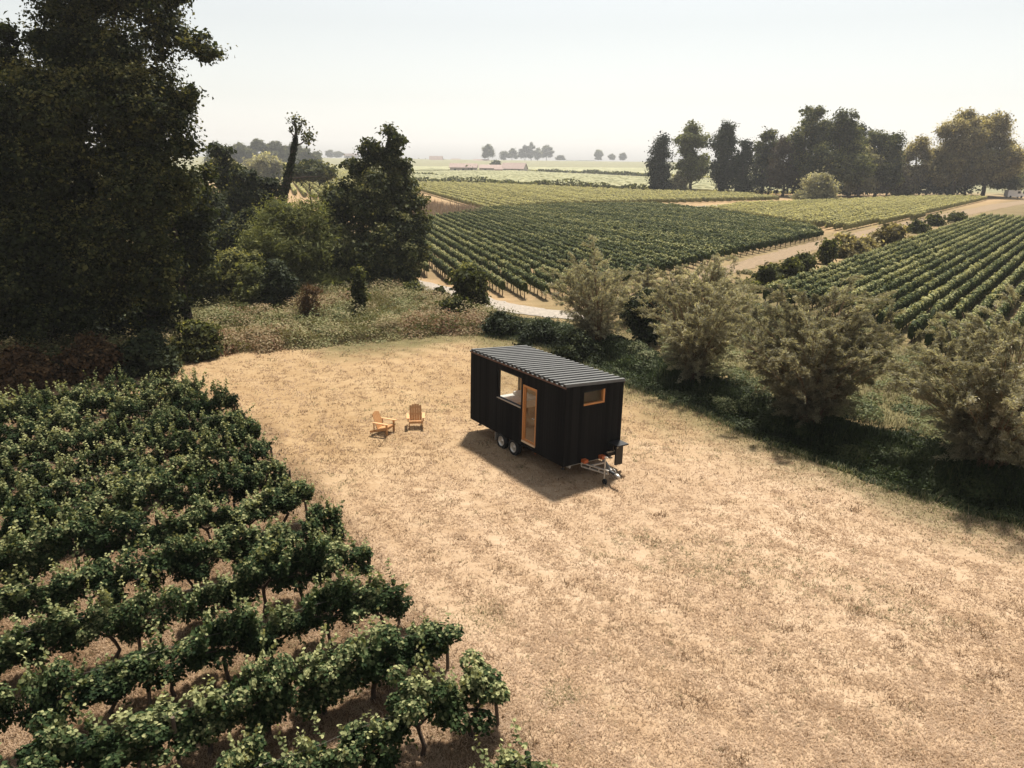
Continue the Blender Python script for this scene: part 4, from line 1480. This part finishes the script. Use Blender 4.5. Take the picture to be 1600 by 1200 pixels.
def sky_blobs(spec, Y0, depth=.8):
    """blobs given by where their outline shows: (u, v, radius px, distance)"""
    r = []
    for u, v, rp, Y in spec:
        c = at(u, v, Y)
        fw = Y * math.cos(PITCH) - (c[2] - H) * math.sin(PITCH)
        m = rp * fw / F
        r.append(((c[0], c[1], c[2]), (m, m * depth, m)))
    return r


# the big dark wood at the left
b = at(150, 560, 44.5)[:2]
plant('oak_tree', 'tallest dark oak filling the left edge, its branch tips reaching into the sky', 'tree', b,
      sky_blobs([(150, -60, 120, 42), (225, 10, 72, 42), (262, 60, 42, 42), (100, 60, 62, 42), (150, 95, 75, 42), (60, 130, 60, 42), (300, 68, 22, 41), (328, 84, 13, 41), (215, 130, 85, 41), (262, 165, 45, 41), (292, 150, 16, 41), (140, 190, 120, 40), (235, 250, 78, 40),
                 (285, 228, 22, 40), (100, 300, 110, 40), (215, 350, 90, 39.5), (275, 300, 45, 40), (150, 420, 95, 39.5), (235, 440, 55, 39)], 40), L_OAK, .175, 5.2, .5, 24, 1001, .42, 22, hollow=.25)
b = at(20, 560, 42)[:2]
plant('oak_tree', 'dark tree at the left frame edge with bare upright stems against the sky', 'tree', b,
      sky_blobs([(-40, 330, 130, 38), (30, 270, 90, 38), (-30, 180, 90, 39), (60, 180, 60, 39), (10, 420, 110, 38), (80, 470, 80, 38), (90, 80, 34, 40), (-10, 60, 40, 40), (70, 20, 26, 40), (20, 480, 90, 37)], 38), L_OAK, .175, 5.0, .5, 22, 1002, .36, 20, hollow=.25)
b = gp(300, 520)
plant('oak_tree', 'dark leaning-crowned tree at the right of the left wood, foliage hanging to the grass', 'tree', b,
      sky_blobs([(285, 300, 50, 46), (308, 345, 30, 46), (318, 268, 18, 46), (300, 400, 40, 45), (250, 420, 60, 45), (262, 350, 62, 46), (240, 480, 55, 44), (310, 380, 24, 45), (205, 500, 60, 43)], 45), L_OAK, .18, 5.0, .5, 22, 1003, .26, 14, hollow=.25)
b = gp(90, 560)
plant('oak_tree', 'deep shaded tree behind the tallest left oak, low over the brambles', 'tree', b,
      sky_blobs([(60, 480, 90, 44), (150, 500, 80, 44), (-20, 470, 100, 44), (210, 520, 60, 43), (100, 400, 110, 46), (0, 350, 120, 46), (30, 540, 60, 41), (130, 545, 55, 41)], 44), L_IVY, .28, 3.0, .55, 14, 1004, .3, 10)
for i, (u, vb, vt, w, lf, lab) in enumerate([
        (40, 600, 540, 110, L_RUST, 'rust-brown bramble heap under the left oaks, nearest the frame edge'),
        (140, 592, 535, 110, L_RUST, 'rust-tinted bramble heap in the shade under the tallest oak'),
        (235, 583, 520, 90, L_IVY, 'dark bramble heap under the right side of the left wood'),
        (305, 560, 498, 75, L_GREEN, 'low dark green bush at the corner of the left wood by the mown field')]):
    px_plant('bramble_bush', lab, 'bush', u, vb, vt, w, 'bush', lf, 1020 + i, size=.18)

# trees and bushes between the wood and the gravel path
L2 = [
    ('tree', 'slim tree with a thin pointed top beside the left wood', 362, 400, 222, 62, 'tall', L_OAK, {}),
    ('tree', 'bronze-green tree standing left of the leaning ivy-clad trunk', 405, 408, 262, 100, 'broad', L_OAK, {}),
    ('tree', 'dim brown-green tree touching the left wood under the skyline', 330, 430, 285, 85, 'broad', L_OAK, {}),
    ('bush', 'feathery light green bush in front of the dense dark tree', 466, 446, 298, 190, 'bush', L_LIGHT, {'kind': 'narrow', 'size': .34}),
    ('tree', 'low spreading tree just right of the leaning ivy-clad trunk', 488, 330, 246, 72, 'umbrella', L_OAK, {}),
    ('bush', 'mid green bush at the back edge of the dry meadow, left of the rust-brown weeds', 372, 470, 382, 95, 'bush', L_GREEN, {}),
    ('bush', 'small upright bush between meadow and light green bush', 415, 455, 392, 55, 'round', L_GREEN, {}),
    ('bush', 'compact dark green bush at the meadow edge, right of the taller meadow bushes', 437, 482, 402, 54, 'round', L_IVY, {}),
    ('bush', 'half-dry bush beside the left wood where the meadow begins', 325, 478, 405, 60, 'bush', L_GREEN, {}),
    ('bush', 'broad olive bush half hidden under the slim pointed tree', 350, 440, 350, 70, 'bush', L_GREEN, {}),
    ('bush', 'dark bushy growth below the slim pointed tree, right of the left wood', 385, 440, 320, 100, 'bush', L_OAK, {}),
    ('bush', 'small light-tipped bush between the two meadow-edge bushes', 402, 478, 415, 58, 'bush', L_LIGHT, {}),
    ('sapling', 'thin young tree standing alone in the meadow before the dense tree', 563, 494, 418, 24, 'column', L_GREEN, {}),
    ('weed', 'rust-brown dock plant standing in the dry meadow', 486, 505, 446, 34, 'column', L_RUST, {'kind': 'narrow', 'size': .2}),
    ('bush', 'round green bush beside the gravel path at the vineyard corner', 735, 486, 398, 62, 'round', L_GREEN, {'size': .2}),
    ('bush', 'low spreading bush at the foot of the round green path bush', 715, 497, 462, 60, 'bush', L_GREEN, {}),
    ('bush', 'low dark ivy mound by the gravel path, left of the black house roof', 785, 522, 486, 62, 'bush', L_IVY, {}),
    ('bush', 'dark bramble mound between path and mown field, above the house roof', 842, 535, 500, 60, 'bush', L_IVY, {}),
    ('bush', 'dark leafy bush right of the first willow on the ditch bank', 1003, 535, 448, 62, 'column', L_IVY, {}),
    ('bush', 'dark bramble under the first willow on the ditch bank', 900, 560, 515, 70, 'bush', L_IVY, {}),
    ('weed', 'single tuft of green weed at the meadow edge by the path start', 645, 462, 440, 26, 'bush', L_GREEN, {}),
    ('weed', 'small green weed clump beside the pale gravel', 685, 470, 452, 22, 'bush', L_GREEN, {}),
]
for i, (nm, lab, u, vb, vt, w, sh, lf, kw) in enumerate(L2):
    px_plant('%s' % {'tree': 'broadleaf_tree', 'bush': 'bush', 'sapling': 'sapling', 'weed': 'weed_clump'}[nm], lab, nm, u, vb, vt, w, sh, lf, 1100 + i, **kw)

# dense dark tree with a loose topknot
b = gp(592, 432)
plant('walnut_tree', 'dense dark tree with a loose separate topknot beside the dark vineyard', 'tree', b,
      sky_blobs([(515, 395, 40, 63.5), (512, 355, 28, 64.5), (500, 425, 34, 62.5), (555, 335, 55, 66), (605, 330, 62, 66), (640, 318, 28, 66), (652, 355, 20, 65), (590, 395, 62, 64), (545, 395, 50, 64), (635, 395, 32, 64), (520, 365, 30, 65), (615, 292, 30, 67), (560, 300, 30, 67), (640, 290, 18, 67),
                 (565, 264, 20, 67), (576, 236, 20, 67), (606, 250, 20, 67), (617, 218, 13, 67), (613, 233, 14, 67), (590, 250, 18, 67), (628, 262, 14, 67), (606, 204, 7, 67), (546, 258, 10, 67), (600, 425, 55, 63), (650, 345, 18, 65), (645, 380, 20, 64)], 66, .9), L_WALNUT, .23, 4.0, .52, 22, 1201, .3, 18)
# leaning dead trunk wrapped in ivy
P0 = at(428, 345, 74)
P0 = gp(432, 416) if False else np.array([P0[0], P0[1]])
lb = np.array([P0[0], P0[1], gz(*P0)])
lt = thing('ivy_clad_tree', 'leaning half-dead tree, trunk wrapped in dark ivy with sparse leaf tufts on top', 'tree', tuple(lb))
pts = [np.array(at(u, v, 74)) - lb for u, v in ((436, 345), (444, 300), (452, 268), (459, 235), (463, 205), (459, 184))]
pts = [np.array([pts[0][0] - .5, 0, -.3])] + pts
g3 = np.random.default_rng(9)
a = Acc().tube(pts, [.6, .5, .38, .3, .22, .14, .05], 8)
for u0, v0, u1, v1 in ((460, 228, 484, 214), (463, 205, 472, 190), (461, 215, 453, 205), (463, 200, 456, 190), (452, 280, 500, 276)):
    p0, p1 = np.array(at(u0, v0, 74)) - lb, np.array(at(u1, v1, 74.5)) - lb
    a.tube([p0, (p0 + p1) / 2 + g3.normal(0, .12, 3), p1], [.10, .07, .03], 5)
a.build('trunk', BARK, lt)
iv = Acc()
tt_ = g3.uniform(0, .78, 2600)
C = np.stack([np.interp(tt_ * (len(pts) - 1), range(len(pts)), [p[k] for p in pts]) for k in range(3)], 1)
dd = sphere_dirs(2600, g3)
add_leaves(iv, C + dd * (.62 - .45 * tt_)[:, None] * g3.uniform(.5, 1.15, 2600)[:, None], dd + np.array([0, 0, .3]), .24, np.clip(.35 + g3.normal(0, .15, 2600), 0, 1), g=g3)
iv.build('ivy', L_IVY, lt)
tf = Acc()
for u, v, rp, n in ((460, 186, 8, 70), (472, 192, 7, 60), (455, 203, 5, 40), (482, 215, 10, 190), (466, 200, 5, 40), (470, 206, 4, 24)):
    c = np.array(at(u, v, 74)) - lb
    add_leaves(tf, c + g3.normal(0, rp * .034, (n, 3)), g3.normal(size=(n, 3)) + np.array([0, 0, .6]), .26, np.clip(.5 + g3.normal(0, .2, n), 0, 1), g=g3)
tf.build('crown', L_OAK, lt)


# ------------------------------------------------------------------ willows along the ditch
def willow(u, vb, vt, wpx, seed, label, leafn, size=.11, stems=34, open_=1.0, leaf=None):
    g = np.random.default_rng(seed)
    x, y = gp(u, vb)
    hh = height_for(x, y, vt)
    fwd = y * math.cos(PITCH) + H * math.sin(PITCH)
    w = wpx * fwd / F
    z0 = gz(x, y)
    t = thing('willow_shrub', label, 'willow', (x, y, z0), 0, 'willows along the ditch')
    st = Acc()
    lf = Acc()
    tw = []
    lean = g.normal(0, .09, 2) * hh
    ph_ = g.uniform(0, 6.28)
    for i in range(stems):
        az = g.uniform(0, 2 * math.pi)
        az += .35 * math.sin(az + ph_) + .25 * math.sin(2 * az + ph_)
        sp = math.sqrt(g.uniform(.0, 1)) * w * .5
        top = hh * (1 - .42 * (sp / (w * .5)) ** 2) * g.uniform(.78, 1.02)
        s0 = np.array([math.cos(az), math.sin(az), 0]) * g.uniform(.02, .28)
        top *= 1 + .10 * math.sin(3 * az + ph_)
        e = np.array([math.cos(az) * sp + lean[0], math.sin(az) * sp + lean[1], top])
        m1 = s0 * .65 + e * np.array([.20, .20, .33]) + g.normal(0, .05, 3)
        m2 = s0 * .2 + e * np.array([.55, .55, .72]) + g.normal(0, .08, 3)
        s0[2] = -.15
        c = [s0, m1, m2, e]
        st.tube(c, [.032, .024, .015, .005], 5, cap=False)
        kk = int(g.integers(7, 12))
        for q in range(kk):
            f = g.uniform(.14, 1.0)
            ff = f * 3
            k_ = min(2, int(ff))
            p = c[k_] + (c[k_ + 1] - c[k_]) * (ff - k_)
            out = np.array([math.cos(az) + g.normal(0, .8), math.sin(az) + g.normal(0, .8), g.uniform(.2, 1.5)])
            out /= np.linalg.norm(out)
            L_ = g.uniform(.10, .26) * hh * (1.15 - .4 * f)
            q1 = p + out * L_ * .55 + np.array([0, 0, .04])
            q2 = p + out * L_ + np.array([0.05, -.04, -.16 * L_])
            st.tube([p, q1, q2], [.009, .006, .002], 3, cap=False)
            tw.append((p, q1, q2))
    n = int(leafn)
    idx = g.integers(0, len(tw), n)
    tw = np.array(tw)
    f = g.beta(1.6, 1.1, n)
    A_, B_, C_ = tw[idx, 0], tw[idx, 1], tw[idx, 2]
    P = ((1 - f) ** 2)[:, None] * A_ + (2 * f * (1 - f))[:, None] * B_ + (f ** 2)[:, None] * C_
    D = unit(C_ - A_) + g.normal(0, .45, (n, 3))
    P = P + g.normal(0, .05, (n, 3))
    N = g.normal(0, .6, (n, 3)) + np.array([0, 0, .7])
    r0 = np.clip(g.normal(.45, .14, len(tw)), 0, 1)
    add_leaves(lf, P, N, size * g.uniform(.7, 1.4, n), np.clip(r0[idx] + g.normal(0, .12, n), 0, 1), 'narrow', D, g)
    st.build('stem', STEM, t)
    lf.build('foliage', leaf or L_WILLOW, t)
    return t


willow(937, 538, 378, 165, 41, 'slender grey willow bush above the black house roof, thin and see-through', 30000, .17, 54)
willow(1086, 594, 404, 215, 42, 'grey willow bush on the ditch bank, second counted from the house, with bare brown stems', 52000, .16, 74)
willow(1264, 660, 446, 285, 43, 'wide grey-green willow bush on the ditch bank, between a slender one and the largest', 120000, .15, 110)
willow(1545, 736, 474, 400, 44, 'largest grey willow bush, at the right frame edge with orange-brown stems', 180000, .145, 150)
for i, (u, vb, vt, w, n, lab) in enumerate([
        (985, 505, 425, 60, 4200, 'thin grey-green willow scrub behind the dark bush on the ditch bank'),
        (1045, 480, 412, 70, 5000, 'wispy grey scrub in front of the dirt track, left of the other wispy scrub'),
        (1105, 470, 398, 75, 5000, 'wispy grey-green scrub in front of the dirt track, above the second willow'),
        (1150, 520, 430, 80, 5200, 'loose grey-green scrub between the second and the wide willow'),
        (1010, 470, 420, 40, 2500, 'small tan scrub at the corner of the middle vineyard')]):
    willow(u, vb, vt, w, 60 + i, lab, n * 2, .22, 24)
# scrub along the dirt track
for i, (u, vb, vt, w, sh, lf, lab) in enumerate([
        (1196, 446, 412, 42, 'bush', L_GREEN, 'dark green scrub bush by the dirt track, nearest of its line'),
        (1232, 436, 404, 38, 'bush', L_GREEN, 'second dark scrub bush along the dirt track'),
        (1256, 426, 396, 34, 'round', L_GREEN, 'third scrub bush along the dirt track, round and dark'),
        (1292, 412, 378, 26, 'column', L_GREEN, 'narrow upright scrub between track and trimmed vine rows'),
        (1322, 402, 360, 56, 'bush', L_TAN, 'large tan-green scrub bush by the bend of the dirt track'),
        (1350, 396, 370, 34, 'bush', L_TAN, 'small tan bush between the two large scrub bushes of the track'),
        (1388, 386, 347, 56, 'bush', L_TAN, 'tall straw-coloured scrub bush by the dirt track'),
        (1432, 364, 346, 20, 'bush', L_GREEN, 'tiny dark bush farther along the dirt track, before a pair'),
        (1462, 353, 338, 16, 'round', L_GREEN, 'tiny dark bush near the far end of the dirt track, left of its twin'),
        (1494, 348, 334, 16, 'round', L_GREEN, 'last tiny dark bush along the dirt track'),
        (1172, 455, 438, 24, 'bush', L_GREEN, 'low green plant at the near end of the track scrub')]):
    px_plant('scrub_bush', lab, 'bush', u, vb, vt, w, sh, lf, 1300 + i)

# ------------------------------------------------------------------ park trees on the right
PARK = [
    (1027, 300, 203, 50, 'cone', L_IVY, 'dark pointed evergreen at the left end of the park trees'),
    (1060, 301, 268, 26, 'bush', L_PALE, 'small pale bush at the foot of the feathery park tree'),
    (1077, 301, 191, 62, 'tall', L_LIGHT, 'feathery light green tree between two dark evergreens'),
    (1123, 303, 186, 52, 'column', L_IVY, 'tall dark column-shaped tree, third large one from the left of the park'),
    (1157, 305, 216, 42, 'cone', L_IVY, 'short dark cone-shaped evergreen in the park row'),
    (1190, 304, 206, 52, 'tall', L_GREEN, 'slim mid-green park tree right of the short cone evergreen'),
    (1222, 307, 212, 50, 'broad', L_BROWN, 'bronze-brown park tree left of the tallest dark crowns'),
    (1252, 308, 161, 70, 'airy', L_GREEN, 'tall loose-crowned tree with sky showing through its top'),
    (1296, 310, 171, 92, 'broad', L_GREEN, 'large rounded dark green tree behind the pale round bush'),
    (1255, 306, 230, 60, 'broad', L_IVY, 'dark low-crowned tree standing under the tall loose-crowned tree'),
    (1275, 316, 269, 64, 'bush', L_PALE, 'pale round flowering bush standing before the dark park trees'),
    (1366, 309, 197, 78, 'broad', L_GREEN, 'dark tree with a rounded top right of the large rounded one'),
    (1340, 309, 226, 56, 'broad', L_PALE, 'cream-leaved small tree in front of the dark rounded tops'),
    (1385, 307, 235, 52, 'broad', L_BROWN, 'bronze tree low in front of the dark rounded park tree'),
    (1425, 306, 206, 66, 'airy', L_TAN, 'thin tan tree with see-through grey crown'),
    (1410, 306, 262, 38, 'bush', L_TAN, 'tan bush at the foot of the see-through tan tree'),
    (1447, 305, 240, 54, 'broad', L_GREEN, 'mid-green tree left of the huge sunlit pair'),
    (1488, 308, 168, 86, 'broad', L_TAN, 'huge sunlit cream-topped tree, left one of the pair'),
    (1534, 308, 172, 84, 'broad', L_TAN, 'huge sunlit cream-topped tree, right one of the pair'),
    (1508, 306, 215, 120, 'broad', L_GREEN, 'wide dark tree under the huge sunlit pair'),
    (1574, 304, 238, 46, 'broad', L_TAN, 'tan tree behind the white van'),
    (1600, 302, 236, 46, 'broad', L_GREEN, 'green tree cut by the right frame edge'),
    (1325, 306, 190, 60, 'broad', L_IVY, 'dark tree filling the gap between the two rounded crowns'),
]
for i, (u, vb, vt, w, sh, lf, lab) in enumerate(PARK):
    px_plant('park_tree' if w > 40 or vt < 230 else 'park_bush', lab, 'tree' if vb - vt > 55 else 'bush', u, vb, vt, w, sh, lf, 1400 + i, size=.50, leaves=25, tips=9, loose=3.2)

# distant trees over the left skyline
for i, (u, vb, vt, w, sh, lf, lab) in enumerate([
        (418, 282, 236, 66, 'round', L_PALE, 'cream-topped pale tree behind the leaning ivy-clad trunk'),
        (352, 290, 240, 46, 'round', L_PALE, 'pale tree top behind the slim pointed tree'),
        (340, 262, 224, 34, 'broad', L_GREEN, 'distant green tree at the left end of the far wood'),
        (372, 262, 222, 36, 'broad', L_GREEN, 'distant green tree, second of the far wood from the left'),
        (402, 262, 217, 38, 'broad', L_GREEN, 'distant tall green tree in the middle of the far wood'),
        (432, 262, 219, 38, 'broad', L_GREEN, 'distant green tree behind the cream-topped pale tree'),
        (458, 262, 222, 36, 'broad', L_GREEN, 'distant green tree directly behind the leaning trunk'),
        (480, 263, 232, 28, 'broad', L_GREEN, 'distant tree at the right end of the far wood'),
        (494, 262, 236, 22, 'round', L_LIGHT, 'small light green tree just right of the far wood'),
        (516, 252, 238, 14, 'round', L_GREEN, 'tiny distant tree left of the gap in the far hedge'),
        (528, 250, 239, 18, 'round', L_GREEN, 'tiny distant tree right of the gap in the far hedge')]):
    px_plant('distant_tree', lab, 'tree', u, vb, vt, w, sh, lf, 1500 + i, size=.9, leaves=12, tips=5)
for i, (u, vb, vt, w, sh, lf, lab) in enumerate([
        (763, 257, 231, 19, 'broad', L_GREEN, 'lone far tree on the skyline, left of the small far wood'),
        (787, 256, 240, 14, 'round', L_GREEN, 'low far tree at the left end of the small skyline wood'),
        (800, 256, 237, 16, 'broad', L_GREEN, 'far tree, second of the small skyline wood'),
        (820, 256, 233, 22, 'broad', L_IVY, 'darkest far tree in the small skyline wood'),
        (830, 256, 227, 14, 'airy', L_GREEN, 'tallest thin far tree in the small skyline wood'),
        (840, 256, 236, 14, 'round', L_GREEN, 'short far tree right of the tallest thin one'),
        (854, 255, 230, 20, 'broad', L_GREEN, 'rounded far tree at the right end of the small skyline wood'),
        (876, 253, 245, 16, 'bush', L_GREEN, 'faint far bush right of the small skyline wood'),
        (935, 252, 234, 15, 'round', L_LIGHT, 'pale round far tree standing alone on the skyline'),
        (956, 252, 241, 12, 'round', L_GREEN, 'low far tree right of the lone pale one'),
        (973, 252, 239, 14, 'round', L_GREEN, 'far tree at the right end of the low skyline group'),
        (774, 264, 250, 18, 'bush', L_GREEN, 'dark far bush standing before the pink barn roof'),
        (733, 268, 262, 11, 'bush', L_GREEN, 'small far bush in front of the long pale barn')]):
    px_plant('distant_tree' if vt < 243 else 'distant_bush', lab, 'tree' if vt < 243 else 'bush', u, vb, vt, w, sh, lf, 1550 + i, size=1.5, leaves=9, tips=4)


def hedge(name, label, pts, h, w, leaf, seed, size=.8, n=2500):
    g = np.random.default_rng(seed)
    pts = np.asarray(pts)
    s = np.concatenate([[0], np.cumsum(np.linalg.norm(np.diff(pts, axis=0), axis=1))])
    u = g.uniform(0, s[-1], n)
    P = np.stack([np.interp(u, s, pts[:, 0]), np.interp(u, s, pts[:, 1])], 1) + g.normal(0, w * .35, (n, 2))
    z = h * g.uniform(.1, 1, n) * (1 + .3 * np.sin(u * .13) + .2 * np.sin(u * .41))
    a = Acc()
    add_leaves(a, np.column_stack([P, z]), g.normal(0, .6, (n, 3)) + np.array([0, 0, .5]), size * g.uniform(.6, 1.4, n), np.clip(.4 + g.normal(0, .15, n), 0, 1), g=g)
    return tag(a.build(name, leaf), label, 'hedge')


hedge('hedge', 'dark hedge line crossing the pale far fields, running to the pointed evergreen', pxpoly((560, 282), (680, 285), (840, 291), (940, 295), (1010, 299)), 2.2, 2.0, L_GREEN, 71, 1.0, 2600)
hedge('hedge', 'thin dark hedge line below the far farm, on the right', pxpoly((840, 269), (920, 271), (1000, 275), (1020, 276)), 2.0, 3.0, L_GREEN, 72, 1.6, 1400)
hedge('hedge', 'thin hedge line farther left across the far fields', pxpoly((560, 272), (640, 274), (700, 277)), 1.5, 2.0, L_GREEN, 73, 1.2, 700)
hedge('hedge', 'low hazy hedge along the skyline right of the small far wood', pxpoly((885, 252), (930, 251), (1000, 252)), 5, 6, L_GREEN, 74, 3.0, 700)
hedge('hedge', 'hazy hedge and scrub along the skyline at the left village', pxpoly((500, 251), (560, 252), (640, 252), (720, 254)), 6, 8, L_GREEN, 75, 3.0, 1100)
hedge('hedge', 'shrubby undergrowth beneath the park trees', pxpoly((1150, 304), (1260, 307), (1400, 305), (1520, 304)), 5, 6, L_IVY, 76, 1.0, 4200)

# dry stakes and reeds beside the pale vineyard
Pr = scatter_poly(5000, REED, g1)
blades('dry_reed', Pr, 1.5, .07, .18, np.clip(.55 + g1.normal(0, .2, len(Pr)), 0, 1), blade_mat('reed_blade', [(0, (.12, .08, .05)), (.5, (.24, .17, .11)), (1, (.32, .25, .17))], .2), seed=14)


# ------------------------------------------------------------------ far farm buildings and the van
WALLP = solid_mat('pale_plaster', (.42, .37, .33), .9, 0, .1, .3)
WALLO = solid_mat('orange_plaster', (.48, .26, .15), .9, 0, .1, .3)
TILE = solid_mat('clay_tile', (.27, .20, .17), .9, 0, .2, .5)
DARKO = solid_mat('dark_opening', (.03, .03, .032), .5)


def farm(name, label, u, vb, wpx, eave_v, ridge_v, depth, wall, roof=TILE, rz=0.0, doors=2):
    x, y = gp(u, vb)
    fwd = y * math.cos(PITCH)
    w = wpx * fwd / F
    he, hr = height_for(x, y, eave_v), height_for(x, y, ridge_v)
    t = thing(name, label, 'building', (x, y, 0), rz)
    a = Acc().box(-w / 2, w / 2, 0, depth, -.5, he)
    a.add([(-w / 2, 0, he), (-w / 2, depth, he), (-w / 2, depth / 2, hr - .3), (w / 2, 0, he), (w / 2, depth, he), (w / 2, depth / 2, hr - .3)], T=[(0, 2, 1), (3, 4, 5)])
    a.build('wall', wall, t)
    o = .6
    V = [(-w / 2 - o, -o, he - .2), (w / 2 + o, -o, he - .2), (w / 2 + o, depth / 2, hr), (-w / 2 - o, depth / 2, hr), (w / 2 + o, depth + o, he - .2), (-w / 2 - o, depth + o, he - .2)]
    V += [(p_[0], p_[1], p_[2] + .35) for p_ in V]
    Acc().add(V, Q=[(6, 7, 8, 9), (9, 8, 10, 11), (0, 3, 2, 1), (3, 5, 4, 2), (0, 1, 7, 6), (5, 11, 10, 4), (0, 6, 9, 3), (3, 9, 11, 5), (1, 2, 8, 7), (2, 4, 10, 8)]).build('roof', roof, t)
    for i in range(doors):
        xx = -w / 2 + w * (i + .6) / (doors + .2)
        Acc().box(xx - .9, xx + .9, -.05, -.01, 0, min(2.4, he * .7)).build('door' if i == 0 else 'window', DARKO, t)
    return t


farm('barn', 'long pale barn with a low tiled roof, leftmost of the far farm', 724, 268, 42, 262, 256, 12, WALLP, doors=3)
farm('barn', 'wide pink-roofed barn in the middle of the far farm', 766, 268, 34, 263, 258, 14, WALLP, doors=2)
farm('barn', 'big tiled barn with an orange front at the right of the far farm', 800, 268, 36, 264, 255, 16, WALLP, rz=R(-14), doors=3)
farm('shed', 'small orange-walled shed against the big tiled barn', 779, 269, 12, 265, 262.5, 5, WALLO, doors=1)
farm('house', 'far house with a hipped tile roof on the left skyline', 681, 256, 20, 250, 244, 14, WALLP, doors=3)
farm('house', 'small far house left of the small skyline wood', 712, 255, 14, 251, 248, 10, WALLP, doors=2)
farm('house', 'low far house below the lone skyline tree', 752, 257, 24, 252, 249, 10, WALLP, doors=2)
farm('house', 'hazy village house behind the dense tree at the left skyline', 548, 250, 20, 244, 240, 12, WALLP, doors=2)
p = gp(1584, 309)
VANW = solid_mat('white_van_paint', (.70, .66, .64), .35, 0, .05, 2, 0, .5)
van = thing('van', 'white van parked under the trees at the right frame edge', 'van', (p[0], p[1], gz(*p)), R(4))
prof = [(-2.9, .35), (-2.95, 1.2), (-2.85, 2.35), (-2.6, 2.45), (1.0, 2.45), (1.35, 2.3), (2.05, 1.45), (2.75, 1.2), (2.9, .9), (2.9, .35)]
a = Acc()
k = len(prof)
V = [(x_, s_, z_) for s_ in (-.95, .95) for x_, z_ in prof]
a.add(V, Q=[(i, (i + 1) % k, k + (i + 1) % k, k + i) for i in range(k)], T=[(0, i + 1, i) for i in range(1, k - 1)] + [(k, k + i, k + i + 1) for i in range(1, k - 1)])
a.build('body', VANW, van)
V = [(1.42, y_, 2.18) for y_ in (-.8, .8)] + [(2.0, y_, 1.53) for y_ in (.85, -.85)]
Acc().add(np.array(V) + np.array([.03, 0, .03]), Q=[(0, 1, 2, 3)]).build('windscreen', DARKO, van)
for s_ in (-1, 1):
    Acc().box(.35, 1.35, s_ * .955 - .004, s_ * .955 + .004, 1.4, 2.1).build('side_window', DARKO, van)
    for x_ in (-1.9, 1.9):
        a = Acc()
        n = 16
        V = [(x_ + r_ * math.cos(q * 2 * math.pi / n), s_ * .85 + yy, .35 + r_ * math.sin(q * 2 * math.pi / n)) for q in range(n) for r_, yy in ((.02, -.12), (.33, -.12), (.35, 0), (.33, .12), (.02, .12))]
        a.add(V, Q=[(q * 5 + i, q * 5 + i + 1, ((q + 1) % n) * 5 + i + 1, ((q + 1) % n) * 5 + i) for q in range(n) for i in range(4)])
        a.build('wheel', RUBBER, van)

# ------------------------------------------------------------------ haze
HAZE = 0.00020
if HAZE:
    hz = Acc().box(-1700, 1700, -300, 1750, -2.5, 46).build('haze', bpy.data.materials.new('haze_air'))
    m = hz.data.materials[0]
    m.use_nodes = True
    t = m.node_tree
    t.nodes.remove(t.nodes['Principled BSDF'])
    pv = t.nodes.new('ShaderNodeVolumePrincipled')
    pv.inputs['Color'].default_value = (.97, .98, .985, 1)
    pv.inputs['Density'].default_value = HAZE
    pv.inputs['Anisotropy'].default_value = 0.3
    t.links.new(pv.outputs[0], t.nodes['Material Output'].inputs['Volume'])
    tag(hz, kind='stuff')
